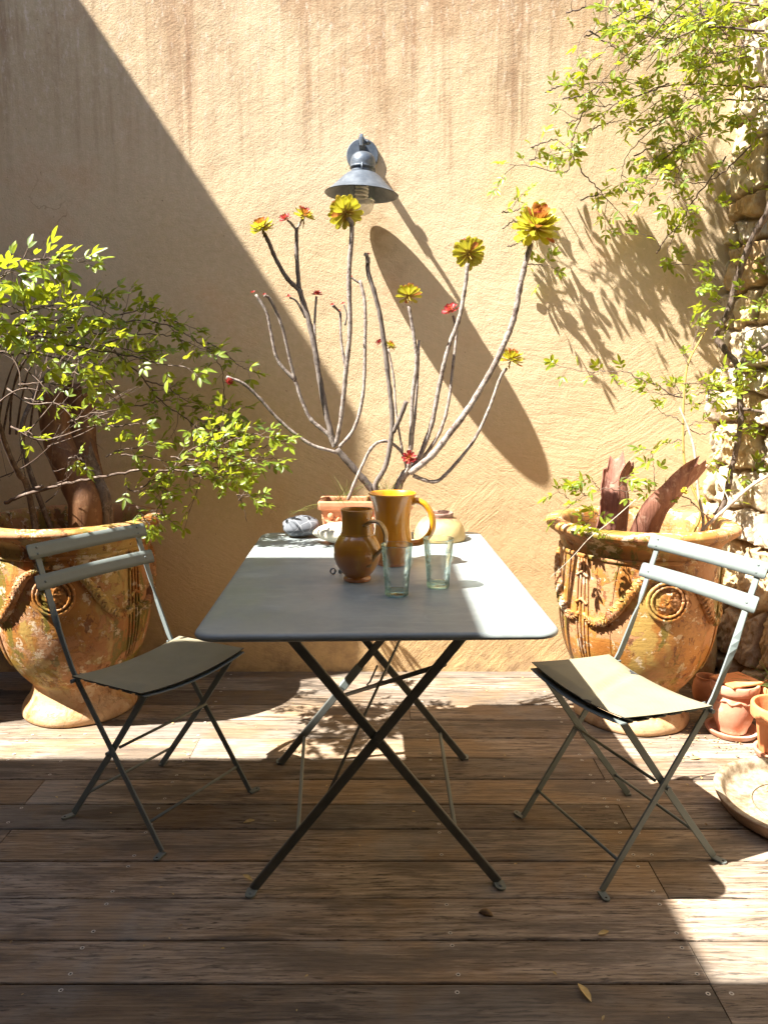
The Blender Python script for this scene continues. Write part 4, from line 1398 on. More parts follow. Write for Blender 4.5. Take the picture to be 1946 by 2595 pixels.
# ------------------------------------------------------------------ folding chairs
def make_chair(label, loc, rotz):
    t = thing('folding_chair', label, 'chair', loc, rotz, 'grey steel folding chairs')
    for sg in (-1, 1):
        # leg A: front foot, up behind the seat and on into the back upright (one bar)
        wy = 0.183 * sg
        pA = [(0.186, 0.008), (0.03, 0.228), (-0.112, 0.43), (-0.132, 0.463), (-0.155, 0.515), (-0.178, 0.57), (-0.186, 0.59), (-0.193, 0.61), (-0.201, 0.635), (-0.218, 0.685), (-0.240, 0.745), (-0.260, 0.806)]
        pts = [V((x, wy, zz)) for x, zz in pA]
        sides = []
        for i, (x, zz) in enumerate(pA):
            f = min(1, max(0, (zz - 0.56) / 0.085))
            j, l = min(i + 1, len(pA) - 1), max(i - 1, 0)
            tg = V((pA[j][0] - pA[l][0], 0, pA[j][1] - pA[l][1])).normalized()
            nrm = V((-tg.z, 0, tg.x))
            ang = f * pi / 2
            sides.append(nrm * math.cos(ang) + V((0, 1, 0)) * math.sin(ang) * sg)
        la = MB()
        la.bar(pts, sides, 0.0185, 0.0055)
        leg = la.build('leg', M_METAL, t)
        fb = MB()
        foot_tab(fb, V((0.188, wy + sg * 0.003, 0)), (0.2, sg), 0.019, 0.032)
        fb.build('foot', [M_METAL, M_HOLE], leg)
        lb = MB()
        wy2 = 0.173 * sg
        lb.bar([V((0.140, wy2, 0.437)), V((-0.02, wy2, 0.218)), V((-0.180, wy2, 0.008))], V((0.80, 0, -0.6)), 0.0185, 0.0055)
        leg = lb.build('leg', M_METAL, t)
        fb = MB()
        foot_tab(fb, V((-0.182, wy2 + sg * 0.003, 0)), (-0.35, sg), 0.019, 0.032)
        fb.build('foot', [M_METAL, M_HOLE], leg)
        pv = MB()
        pv.tube([V((0.0, 0.166 * sg, 0.243)), V((0.0, 0.192 * sg, 0.243))], 0.0065, 10)
        pv.build('pivot', M_METAL, t)
        pv = MB()
        pv.tube([V((-0.121, 0.17 * sg, 0.432)), V((-0.121, 0.197 * sg, 0.432))], 0.006, 10)
        pv.build('pivot', M_METAL, t)
    for (x, zz, wd) in ((0.028, 0.262, 0.170), (-0.128, 0.080, 0.172), (0.138, 0.076, 0.182)):
        rd = MB()
        rd.tube([V((x, -wd, zz)), V((x, wd, zz))], 0.0042, 8)
        rd.build('stretcher', M_METAL, t)
    # back slats with rounded corners and rivets, bent a little backwards
    for (zc, xc, hw) in ((0.788, -0.2515, 0.214), (0.703, -0.2245, 0.215)):
        s = MB()
        tilt = math.atan2(0.036, 0.10)
        o = rrect(hw, 0.0215, 0.007, 4)
        fr, bk = [], []
        for (a, b) in o:
            bow = -0.012 * (1 - (a / hw) ** 2)
            fr.append(V((xc + 0.007 + bow - b * math.sin(tilt), a, zc + b * math.cos(tilt))))
            bk.append(V((xc + 0.0035 + bow - b * math.sin(tilt), a, zc + b * math.cos(tilt))))
        n = len(o)
        # subdivide across the width by strips
        NS = 16
        rows_f, rows_b = [], []
        ys = [-hw + 2 * hw * i / NS for i in range(NS + 1)]

        def lim(a):
            e = hw - abs(a)
            return 0.0215 - (0.007 - math.sqrt(max(0, 0.007 ** 2 - (0.007 - e) ** 2)) if e < 0.007 else 0)
        ys = sorted(set(ys + [-hw + 0.0015, -hw + 0.004, -hw + 0.007, hw - 0.0015, hw - 0.004, hw - 0.007]))
        for a in ys:
            h = lim(a)
            bow = -0.010 * (1 - (a / hw) ** 2)
            for rws, dx in ((rows_f, 0.0072), (rows_b, 0.0038)):
                rws.append([V((xc + dx + bow - b * math.sin(tilt), a, zc + b * math.cos(tilt))) for b in (-h, -h / 3, h / 3, h)])
        s.grid(rows_f, 0, False, True)
        s.grid(rows_b, 0, False, True, flip=True)
        nn = len(ys) * 4
        b0 = 0
        for i in range(len(ys) - 1):
            for j in (0, 3):
                a_, b_ = i * 4 + j, (i + 1) * 4 + j
                q = (a_, b_, b_ + nn, a_ + nn)
                s.f.append(q if j == 0 else q[::-1])
                s.mi.append(0)
                s.sm.append(False)
        for i in (0, len(ys) - 1):
            q = (i * 4, i * 4 + 3, i * 4 + 3 + nn, i * 4 + nn)
            s.f.append(q)
            s.mi.append(0)
            s.sm.append(False)
        for sg in (-1, 1):
            for dz in ((-0.009, 0.010) if zc > 0.75 else (0.0,)):
                cx = xc + 0.0072 - dz * math.sin(tilt) - 0.010 * (1 - (0.183 / hw) ** 2)
                rows = []
                for rr, hh in ((0.0042, 0.0), (0.0036, 0.0016), (0.002, 0.0026), (0.0002, 0.003)):
                    rows.append([V((cx + hh, 0.183 * sg + rr * math.cos(2 * pi * j / 10), zc + dz + rr * math.sin(2 * pi * j / 10))) for j in range(10)])
                s.grid(rows, 0, True)
        s.build('back_slat', M_METAL, t)
    # seat: thin cross slats dipping in the middle on two side rails
    se = MB()
    for i in range(6):
        x = -0.098 + i * 0.0495
        pts = [V((x, -0.199 + 0.398 * j / 12, 0.447 - 0.019 * (1 - ((j - 6) / 6) ** 2))) for j in range(13)]
        se.bar(pts, V((1, 0, 0)), 0.035, 0.003)
    for sg in (-1, 1):
        se.bar([V((-0.122, 0.166 * sg, 0.4385)), V((0.148, 0.166 * sg, 0.4385))], V((0, 0, 1)), 0.016, 0.004)
    se.build('seat', M_METAL, t)
    return t


def make_pad(label, loc, rotz, lift, ripple, seed):
    t = thing('seat_pad', label, 'seat pad', loc, rotz, 'woven fabric seat pads')
    m = MB()
    NX, NY = 20, 30
    top, bot = [], []
    for i in range(NX + 1):
        rt, rb = [], []
        for j in range(NY + 1):
            u, v = i / NX, j / NY
            x, y = -0.108 + 0.268 * u, -0.204 + 0.408 * v
            zz = 0.4525 - 0.017 * (1 - (2 * v - 1) ** 2) + lift * u * u
            edge = min(u, 1 - u, v, 1 - v)
            puff = 0.009 * min(1, edge / 0.10)
            q = 0.004 * mnoise.noise(V((x * 9, y * 7, seed))) * min(1, edge / 0.12)
            if ripple:
                dd = abs((y + 0.02) - 0.55 * (x - 0.02))
                q += -0.0095 * math.exp(-(dd / 0.016) ** 2) + 0.005 * math.exp(-((dd - 0.03) / 0.018) ** 2) * min(1, edge / 0.2)
            rt.append(V((x, y, zz + puff + q + 0.001)))
            rb.append(V((x, y, zz - 0.0015)))
        top.append(rt)
        bot.append(rb)
    m.grid(top, 0, flip=True)
    m.build('cover', M_FABRIC, t)
    b = MB()
    b.grid(bot, 0)
    ring = [(i, 0) for i in range(NX + 1)] + [(NX, j) for j in range(1, NY + 1)] + [(i, NY) for i in range(NX - 1, -1, -1)] + [(0, j) for j in range(NY - 1, 0, -1)]
    vs = [top[i][j] for i, j in ring] + [bot[i][j] for i, j in ring]
    n = len(ring)
    b.add(vs, [(i, (i + 1) % n, n + (i + 1) % n, n + i) for i in range(n)], 0, False)
    b.build('underside', M_UNDER, t)
    return t


CL, RL = (-0.667, 2.154, 0), math.atan2(-0.497, 0.868)
CR, RR = (0.646, 1.978, 0), math.atan2(-0.367, -0.93)
make_chair('grey folding chair in shade at the left side of the table', CL, RL)
make_chair('sunlit grey green folding chair beside the stone wall, right of the table', CR, RR)
make_pad('shaded taupe fabric pad lying flat on the left chair', CL, RL, 0.004, False, 2)
make_pad('half sunlit beige fabric pad with a crease on the right chair', CR, RR, 0.012, True, 5)


# ------------------------------------------------------------------ things on the table
def handle(mb, pts, w0, w1, th, mi=0):
    p = spline(pts, 7)
    n = len(p)
    sd = V((p[-1] - p[0]))
    plane = (p[n // 2] - p[0]).cross(p[-1] - p[0]).normalized()
    for i in range(1):
        pass
    rows = []
    for i in range(n):
        t = (p[min(i + 1, n - 1)] - p[max(i - 1, 0)]).normalized()
        u = t.cross(plane).normalized()
        f = i / (n - 1)
        w_ = w0 + (w1 - w0) * f
        if i in (0, n - 1):
            w_ *= 1.25
        row = []
        for j in range(12):
            a = 2 * pi * j / 12
            ridge = 1 + 0.10 * math.cos(4 * a)
            row.append(p[i] + plane * math.cos(a) * w_ / 2 * ridge + u * math.sin(a) * th / 2 * ridge)
        rows.append(row)
    mb.grid(rows, mi, True)


TZ = 0.7405
# small brown jug
jt = thing('glazed_jug', 'smaller brown amber jug with narrow neck standing before the tall jug', 'jug', (-0.070, 1.972, TZ))
b = MB()
b.lathe(smooth_profile([(0.0, 0.001), (0.030, 0.0), (0.0355, 0.002), (0.0355, 0.009), (0.033, 0.014), (0.042, 0.024), (0.055, 0.045), (0.0615, 0.068), (0.060, 0.092), (0.051, 0.112), (0.0425, 0.124), (0.0405, 0.135), (0.0395, 0.155), (0.040, 0.175), (0.042, 0.186), (0.0415, 0.189), (0.0385, 0.187), (0.036, 0.165), (0.036, 0.13)], 4), 48)
b.lathe([(0.0432, 0.1225), (0.0438, 0.124), (0.0428, 0.1255)], 48)
b.build('body', M_JUG1, jt)
h = MB()
handle(h, [V((0.022, -0.026, 0.150)), V((0.040, -0.040, 0.163)), V((0.062, -0.048, 0.158)), V((0.074, -0.050, 0.132)), V((0.070, -0.046, 0.100)), V((0.050, -0.036, 0.075)), V((0.030, -0.040, 0.045))], 0.031, 0.020, 0.010)
h.build('handle', M_JUGD, jt)
# tall golden jug
jt = thing('glazed_jug', 'tall golden amber jug with flared mouth and loop handle, behind the brown jug', 'jug', (0.024, 2.165, TZ))
b = MB()
b.lathe(smooth_profile([(0.0, 0.001), (0.042, 0.0), (0.046, 0.003), (0.046, 0.010), (0.050, 0.022), (0.054, 0.045), (0.055, 0.07), (0.0525, 0.092), (0.0505, 0.11), (0.0505, 0.13), (0.053, 0.155), (0.059, 0.18), (0.066, 0.198), (0.0685, 0.203), (0.067, 0.206), (0.063, 0.202), (0.055, 0.178), (0.047, 0.14), (0.047, 0.10)], 4), 48, wob=lambda a, z: 0.0008 * math.sin(3 * a))
b.build('body', M_JUG2, jt)
h = MB()
handle(h, [V((0.050, -0.006, 0.176)), V((0.068, -0.010, 0.184)), V((0.093, -0.014, 0.172)), V((0.112, -0.017, 0.138)), V((0.110, -0.017, 0.098)), V((0.085, -0.012, 0.068)), V((0.052, -0.006, 0.060))], 0.022, 0.019, 0.017)
h.build('handle', M_JUG2, jt)


def tumbler(label, x, y, seed):
    t = thing('glass_tumbler', label, 'glass', (x, y, TZ), seed * 1.3, 'greenish recycled glass tumblers')
    b = MB()
    wob = lambda a, z: 0.0007 * mnoise.noise(V((math.cos(a) * 1.5, math.sin(a) * 1.5, z * 25 + seed)))
    b.lathe([(0.0285, 0.012), (0.0292, 0.02), (0.0315, 0.05), (0.0345, 0.085), (0.0375, 0.115), (0.0385, 0.1225), (0.0392, 0.1245), (0.0390, 0.1262), (0.0380, 0.1262), (0.0372, 0.124), (0.0362, 0.115), (0.0330, 0.085), (0.0298, 0.05), (0.0275, 0.02), (0.0265, 0.014)], 40, wob=wob)
    b.build('bowl', M_GLASS, t)
    k = MB()
    k.lathe([(0.0, 0.0005), (0.026, 0.0005), (0.0282, 0.002), (0.0288, 0.006), (0.0288, 0.0118), (0.0265, 0.0135), (0.018, 0.0115), (0.0, 0.010)], 40, wob=wob)
    k.build('base', M_GBASE, t)
    s = MB()
    rows = []
    for rr, hh in ((0.0125, 0.0005), (0.0115, 0.0022), (0.009, 0.0022), (0.008, 0.0014), (0.004, 0.0020), (0.0002, 0.0024)):
        rows.append([V((0.0352 + hh + 0.08 * rr * math.sin(2 * pi * j / 20), rr * math.cos(2 * pi * j / 20), 0.084 + 1.25 * rr * math.sin(2 * pi * j / 20))) for j in range(20)])
    s.grid(rows, 0, True)
    so = s.build('seal', M_GLASS, t)
    so.rotation_euler = (0, 0, -0.35 - seed * 1.3)
    return t


tumbler('greenish glass tumbler nearest the front edge of the table', 0.031, 1.822, 1)
tumbler('greenish glass tumbler at right whose shadow falls on the sunlit table', 0.137, 1.900, 2)


def pebble(name, label, loc, rad, rotz, mat, seed, flat=0.0, taper=0.0):
    m = MB()
    rows = []
    NU, NV = 32, 18
    for i in range(NV + 1):
        th = pi * i / NV
        row = []
        for j in range(NU):
            a = 2 * pi * j / NU
            d_ = V((math.sin(th) * math.cos(a), math.sin(th) * math.sin(a), -math.cos(th)))
            k_ = 1 + 0.10 * mnoise.noise(d_ * 1.4 + V((seed, 0, 0))) + 0.03 * mnoise.noise(d_ * 4 + V((0, seed, 0)))
            q = V((d_.x * rad[0] * k_, d_.y * rad[1] * k_, d_.z * rad[2] * k_))
            sc = 1 - taper * (-q.x / rad[0])
            q.y *= sc
            q.z *= sc
            row.append(q)
        rows.append(row)
    m.grid(rows, 0, True)
    zmin = min(v[2] for v in m.v)
    m.v = [(x, y, z_ - zmin) for x, y, z_ in m.v]
    o = m.build(name, mat, None, loc, rotz)
    return tag(o, label, 'stone')


pebble('pebble', 'grey pebble with pale veins at the back left corner of the table', (-0.281, 2.580, TZ), (0.066, 0.05, 0.036), 0.1, M_GREYROCK, 3)
pebble('pebble', 'large cream white pebble beside the terracotta planter, tapering left', (-0.150, 2.462, TZ), (0.085, 0.055, 0.033), -0.1, M_WHITEROCK, 8, taper=0.28)

bw = thing('upturned_bowl', 'ochre bowl turned upside down at the right of the tall jug', 'bowl', (0.186, 2.535, TZ))
b = MB()
b.lathe(smooth_profile([(0.078, 0.010), (0.083, 0.001), (0.086, 0.004), (0.086, 0.016), (0.082, 0.034), (0.073, 0.053), (0.060, 0.068), (0.048, 0.075), (0.043, 0.077)], 4), 48)
b.build('body', M_BOWL, bw)
f = MB()
f.lathe(smooth_profile([(0.043, 0.076), (0.0445, 0.082), (0.0455, 0.088), (0.043, 0.092), (0.039, 0.090), (0.037, 0.082), (0.035, 0.0775), (0.001, 0.0765)], 3), 40, wob=lambda a, z: 0.0018 * mnoise.noise(V((math.cos(a) * 3, math.sin(a) * 3, 2))))
f.build('foot_ring', mat_simple('purple_brown_foot', (0.20, 0.11, 0.085), (0.40, 0.27, 0.20), 40, 0.7, 0.002, 60), bw)

kr = thing('key_ring', 'small grey coil ring lying beside the brown jug', 'ring', (-0.138, 2.035, TZ), 0.5)
b = MB()
for k_, (dx, rr) in enumerate(((0.0, 0.0085), (0.020, 0.0065))):
    b.lathe([(rr - 0.0022, -0.003), (rr, -0.003), (rr, 0.003), (rr - 0.0022, 0.003), (rr - 0.0022, -0.003)], 24)
    n0 = len(b.v) - 24 * 5
    rm = Matrix.Rotation(pi / 2 - 0.1 * k_, 3, 'X') @ Matrix.Rotation(0.5 * k_, 3, 'Y')
    for i in range(n0, len(b.v)):
        q = rm @ V(b.v[i]) + V((dx, -0.006 * k_, rr + 0.0005))
        b.v[i] = tuple(q)
b.build('coil', M_LAMP, kr)

# ---- relief planter with the aeonium
PLX, PLY = -0.062, 2.600
pl = thing('relief_planter', 'rectangular terracotta planter with moulded figures at the back of the table', 'planter', (PLX, PLY, TZ))
b = MB()
rows = []
for hx, hy, zz in ((0.135, 0.058, 0.0), (0.138, 0.060, 0.004), (0.148, 0.067, 0.094), (0.150, 0.068, 0.096), (0.152, 0.070, 0.098), (0.157, 0.073, 0.101), (0.159, 0.0745, 0.112), (0.158, 0.074, 0.124), (0.155, 0.072, 0.127), (0.141, 0.060, 0.127), (0.139, 0.058, 0.124), (0.136, 0.056, 0.09)):
    rows.append([V((x, y, zz)) for x, y in rrect(hx, hy, 0.008, 3)])
b.grid(rows, 0, True, False)
k = len(rows[0])
b.f.append(tuple(range(k - 1, -1, -1)))
b.mi.append(0)
b.sm.append(False)
b.build('body', M_TERRA, pl)
# cherub figures and festoons in relief on the long sides
for side in (-1, 1):
    b = MB()
    for fx in (-0.115, -0.04, 0.04, 0.115):
        bx, by = fx, side * 0.066
        b.tube([V((bx, by * 0.97, 0.018)), V((bx + 0.002, by * 1.03, 0.04)), V((bx, by * 1.05, 0.062))], [0.011, 0.014], 8, lump=0.4)
        for sg in (-1, 1):
            b.tube(spline([V((bx + sg * 0.006, by * 1.04, 0.060)), V((bx + sg * 0.018, by * 1.04, 0.062)), V((bx + sg * 0.028, by * 1.06, 0.074))], 3), [0.006, 0.004], 6, lump=0.3)
            b.tube(spline([V((bx + sg * 0.005, by * 0.99, 0.024)), V((bx + sg * 0.010, by * 0.98, 0.014)), V((bx + sg * 0.012, by * 0.95, 0.004))], 3), [0.007, 0.005], 6, lump=0.3)
        rows = []
        for i in range(7):
            th = pi * i / 6
            rows.append([V((bx + 0.0105 * math.sin(th) * math.cos(2 * pi * j / 10), by * 1.06 + 0.009 * math.sin(th) * math.sin(2 * pi * j / 10), 0.079 - 0.0115 * math.cos(th))) for j in range(10)])
        b.grid(rows, 0, True)
    for fx in (-0.0775, 0.0, 0.0775):
        n = 14
        b.tube([V((fx + (i / n - 0.5) * 0.058, side * 0.067 * (1.0 - 0.01 * math.sin(pi * i / n)), 0.074 - 0.030 * math.sin(pi * i / n))) for i in range(n + 1)], [0.0045 + 0.0045 * math.sin(pi * i / n) for i in range(n + 1)], 7, lump=0.6)
    b.build('relief', M_TERRA, pl)
b = MB()
rows = []
for i in range(10):
    rows.append([V((-0.137 + 0.274 * j / 18, -0.057 + 0.114 * i / 9, 0.112 + 0.006 * mnoise.noise(V((i * 1.3, j * 0.9, 2))))) for j in range(19)])
b.grid(rows)
b.build('soil', mat_simple('needle_strewn_soil', (0.10, 0.05, 0.03), (0.34, 0.19, 0.11), 90, 1.0, 0.004, 120), pl)

gt = MB()
r = random.Random(3)
for i in range(95):
    if i < 60:
        base = V((PLX + 0.07 + r.gauss(0, 0.012), PLY + r.uniform(-0.03, 0.03), TZ + 0.108))
        d_ = V((r.gauss(0, 0.25), r.gauss(0, 0.25), 1))
        L = r.uniform(0.05, 0.12)
    else:
        base = V((PLX + r.uniform(-0.13, 0.13), PLY + r.uniform(-0.05, 0.05), TZ + 0.108))
        d_ = V((r.gauss(0, 0.7), r.gauss(0, 0.5), 0.8))
        L = r.uniform(0.05, 0.16)
    d_.normalize()
    p_ = [base + d_ * L * t + V((d_.x, d_.y, -0.5)) * L * 0.35 * t * t for t in (0, 0.35, 0.7, 1.0)]
    gt.tube(p_, [0.0011, 0.0003], 3, caps=False)
for k_ in range(3):
    gt.tube(spline([V((PLX - 0.14, PLY - 0.06, TZ + 0.12)), V((PLX - 0.19, PLY - 0.09, TZ + 0.115 - 0.006 * k_)), V((PLX - 0.25, PLY - 0.11, TZ + 0.085 + 0.008 * k_))], 4), [0.0014, 0.0004], 3, caps=False)
tag(gt.build('grass_tuft', M_GRASS), 'thin green and straw coloured grass growing in the terracotta planter', 'grass', kind='thing')

# ---- aeonium
ae = thing('aeonium_plant', 'tall succulent with bare grey stems and yellow red rosettes in the terracotta planter', 'succulent', (0, 0, 0))
r = random.Random(17)


def c2(x, y):
    return (550 + x / 1.84333, 320 + y / 1.84333)


def ap(lst, Y0, Y1=None):
    Y1 = Y0 if Y1 is None else Y1
    n = len(lst)
    return [P(*c2(*a), Y0 + (Y1 - Y0) * i / max(1, n - 1)) for i, a in enumerate(lst)]


PXM = 2.63 / 1950 / 1.84333      # metres per crop pixel at the plant


def stem(lst, Y0, Y1, d0, d1, dark=False, pre=None):
    p = ap(lst, Y0, Y1)
    if pre is not None:
        p = [pre] + p
    s = spline(p, 7)
    m_ = MB()
    n = len(s)
    rad = [PXM * (d0 + (d1 - d0) * i / (n - 1)) / 2 * (1 + 0.07 * math.sin(i * 1.9)) for i in range(n)]
    m_.tube(s, rad, 10, lump=0.22)
    m_.build('stem', M_STEMD if dark else M_STEM, ae)
    return s


def rosette(x, y, Y, diam, axis, style, seed):
    """style: 'big' yellow rosette with red heart, 'mix', 'red', 'bud'"""
    rr = random.Random(seed)
    c = P(*c2(x, y), Y)
    Rr = PXM * diam / 2 * 0.96
    tcol = []
    ax = V(axis).normalized()
    t1 = ax.cross(V((0.3, 1, 0.1))).normalized()
    t2 = ax.cross(t1)
    m_ = MB()
    layers = {'big': [(12, 1.0, -0.40, 0), (13, 1.0, -0.08, 0), (13, 0.96, 0.24, 0), (12, 0.88, 0.54, 0), (10, 0.76, 0.82, 1), (8, 0.60, 1.06, 1), (6, 0.42, 1.3, 2)],
              'mix': [(12, 1.0, -0.30, 0), (13, 1.0, 0.06, 0), (12, 0.92, 0.42, 0), (10, 0.78, 0.76, 1), (8, 0.60, 1.05, 1), (5, 0.42, 1.3, 2)],
              'heart': [(12, 1.0, -0.2, 0), (13, 0.96, 0.18, 0), (11, 0.84, 0.56, 1), (9, 0.66, 0.92, 2), (6, 0.46, 1.25, 2)],
              'red': [(11, 1.0, -0.05, 2), (10, 0.92, 0.38, 2), (8, 0.74, 0.78, 2), (6, 0.52, 1.15, 1)],
              'bud': [(6, 1.0, 0.2, 2), (5, 0.7, 0.8, 2)]}[style]
    for li, (n, ln, el, mi) in enumerate(layers):
        ph = rr.uniform(0, 6)
        for i in range(n):
            a = ph + 2 * pi * i / n + rr.uniform(-0.12, 0.12)
            e = el + rr.uniform(-0.16, 0.16)
            rd = t1 * math.cos(a) + t2 * math.sin(a)
            dd = rd * math.cos(e) + ax * math.sin(e)
            nn = ax * math.cos(e) - rd * math.sin(e)
            L = Rr * ln * rr.uniform(0.88, 1.08)
            W = L * 0.36 if style != 'bud' else L * 0.5
            sd = dd.cross(nn).normalized()
            base = c + ax * Rr * (0.10 + 0.05 * li) + rd * Rr * 0.04
            vs = []
            prof = ((0.0, 0.20), (0.3, 0.42), (0.6, 0.86), (0.8, 1.0), (0.93, 0.72))
            for t, wf in prof:
                q = base + dd * L * t + nn * L * 0.18 * t * t
                vs += [q - sd * W / 2 * wf + nn * W * 0.20 * wf, q - nn * W * 0.06, q + sd * W / 2 * wf + nn * W * 0.20 * wf]
                tcol += [t] * 3
            vs.append(base + dd * L + nn * L * 0.22)
            tcol.append(1.0)
            fs = []
            for k_ in range(len(prof) - 1):
                o_ = k_ * 3
                fs += [(o_, o_ + 1, o_ + 4, o_ + 3), (o_ + 1, o_ + 2, o_ + 5, o_ + 4)]
            o_ = (len(prof) - 1) * 3
            fs += [(o_, o_ + 1, o_ + 3), (o_ + 1, o_ + 2, o_ + 3)]
            m_.add(vs, fs, mi if rr.random() > 0.06 else min(2, mi + 1), True)
    if style in ('big', 'mix', 'heart'):
        for _ in range(4):  # withered leaves hanging below
            e = c - ax * Rr * rr.uniform(0.3, 0.8) + rvec(rr, Rr * 0.25)
            m_.tube([c, (c + e) / 2 + rvec(rr, Rr * 0.08), e], [0.0025, 0.0012], 4, 1)
    tcol += [0.0] * (len(m_.v) - len(tcol))
    ro = m_.build('rosette', [M_AEO_Y, M_AEO_O, M_AEO_R], ae)
    ca_ = ro.data.color_attributes.new('petal', 'FLOAT_COLOR', 'POINT')
    ca_.data.foreach_set('color', [c_ for t_ in tcol for c_ in (t_, t_, t_, 1.0)])


Y_ = 2.60
base_l = V((PLX + 0.075, PLY - 0.01, TZ + 0.095))
base_r = V((PLX + 0.115, PLY + 0.0, TZ + 0.095))
stem([(720, 1690), (640, 1600), (560, 1505)], Y_, 2.58, 36, 30, True, base_l)
stem([(560, 1525), (430, 1482), (300, 1382), (200, 1272), (120, 1200), (45, 1172)], 2.58, 2.50, 17, 14)
stem([(550, 1500), (520, 1440), (440, 1370), (390, 1262), (365, 1190), (285, 1095), (252, 960), (232, 870), (182, 786)], 2.58, 2.56, 20, 12)
stem([(368, 1195), (340, 1085), (312, 960), (280, 870), (245, 805), (222, 790)], 2.57, 2.52, 16, 13)
stem([(548, 1490), (516, 1370), (480, 1180), (450, 1000), (416, 862), (384, 760)], 2.60, 2.62, 28, 23, True)
stem([(384, 765), (332, 715), (280, 630), (250, 560), (222, 500)], 2.62, 2.58, 20, 18, True)
stem([(384, 765), (374, 620), (372, 540), (372, 480)], 2.62, 2.62, 20, 16, True)
stem([(372, 485), (345, 452), (330, 440)], 2.62, 2.60, 12, 9)
stem([(372, 485), (396, 440), (408, 425)], 2.62, 2.63, 12, 9)
stem([(416, 895), (372, 818), (340, 800)], 2.62, 2.60, 12, 8, True)
stem([(512, 1330), (480, 1215), (464, 1080), (456, 940), (464, 795)], 2.61, 2.66, 14, 11)
stem([(556, 1490), (582, 1350), (602, 1150), (621, 950), (617, 700), (630, 480), (612, 425)], 2.58, 2.52, 22, 20)
stem([(558, 1480), (602, 1200), (580, 1000), (576, 868)], 2.61, 2.64, 14, 12)
stem([(598, 930), (606, 880), (592, 832)], 2.63, 2.64, 9, 6, True)
stem([(576, 870), (556, 850), (540, 835)], 2.64, 2.62, 9, 14, True)
stem([(570, 1500), (640, 1412), (682, 1250), (692, 1000), (690, 820), (668, 722)], 2.60, 2.66, 17, 15)
stem([(670, 735), (645, 720), (628, 706)], 2.66, 2.66, 10, 7, True)
stem([(845, 1690), (880, 1622), (940, 1560)], 2.60, 2.60, 42, 34, False, base_r)
stem([(740, 1690), (790, 1580), (818, 1400), (803, 1200), (772, 950), (742, 800), (706, 680), (706, 612)], 2.58, 2.55, 26, 20, True, base_l + V((0.02, -0.01, 0)))
stem([(706, 640), (700, 605), (690, 598)], 2.55, 2.54, 22, 14)
stem([(822, 1430), (852, 1370), (884, 1285)], 2.57, 2.54, 20, 22, True)
stem([(612, 1745), (662, 1620), (722, 1502), (782, 1470), (832, 1492), (872, 1540), (885, 1610)], 2.56, 2.60, 15, 13, False)
stem([(895, 1620), (905, 1450), (914, 1250), (932, 1100), (915, 950), (896, 840)], 2.58, 2.56, 20, 15)
stem([(908, 1510), (932, 1250), (943, 1000)], 2.60, 2.64, 15, 12)
stem([(866, 1520), (836, 1330), (826, 1180), (800, 1040)], 2.62, 2.66, 11, 9)
stem([(940, 1560), (1000, 1400), (1040, 1200), (1082, 1030), (1130, 900), (1158, 750), (1170, 640)], 2.60, 2.56, 24, 17)
stem([(955, 1560), (1040, 1430), (1082, 1280), (1104, 1100), (1118, 960), (1102, 885)], 2.62, 2.66, 17, 13)
stem([(900, 1620), (1000, 1540), (1090, 1430), (1180, 1310), (1270, 1160), (1340, 1020), (1390, 880), (1420, 720), (1465, 545)], 2.58, 2.50, 32, 24)
stem([(915, 1632), (1000, 1660), (1062, 1632), (1190, 1480), (1270, 1320), (1320, 1180), (1352, 1130)], 2.58, 2.60, 18, 14)
stem([(880, 1620), (895, 1590), (898, 1560)], 2.56, 2.54, 14, 12)
rosette(214, 484, 2.58, 118, (-0.3, -0.35, 1), 'mix', 1)
rosette(322, 438, 2.60, 66, (-0.35, -0.5, 0.9), 'red', 2)
rosette(404, 424, 2.63, 104, (0.35, -0.3, 1), 'heart', 3)
rosette(604, 408, 2.52, 150, (-0.35, 0.75, 0.6), 'big', 4)
rosette(896, 796, 2.56, 116, (0.0, 0.5, 0.85), 'heart', 5)
rosette(1092, 866, 2.66, 86, (-0.4, -0.5, 0.8), 'red', 6)
rosette(1176, 596, 2.56, 146, (0.1, 0.8, 0.55), 'big', 7)
rosette(1484, 490, 2.50, 214, (0.10, -0.62, 0.8), 'big', 8)
rosette(1370, 1098, 2.60, 128, (0.25, -0.12, 1), 'mix', 9)
rosette(468, 790, 2.66, 58, (0.1, -0.2, 1), 'red', 10)
rosette(898, 1550, 2.53, 74, (0.0, -0.9, 0.5), 'red', 11)
rosette(762, 1012, 2.66, 44, (-0.6, -0.3, 0.6), 'red', 12)
rosette(806, 1030, 2.67, 60, (0.4, -0.1, 0.8), 'mix', 13)
rosette(60, 1190, 2.49, 36, (0.1, -0.8, -0.3), 'red', 14)
for i, (x, y, dm) in enumerate(((170, 778, 26), (336, 798, 32), (590, 830, 24), (628, 706, 24), (222, 788, 22), (706, 602, 30), (540, 836, 26), (576, 862, 20))):
    rosette(x, y, 2.60, dm, (-0.2, -0.3, 1), 'bud', 20 + i)

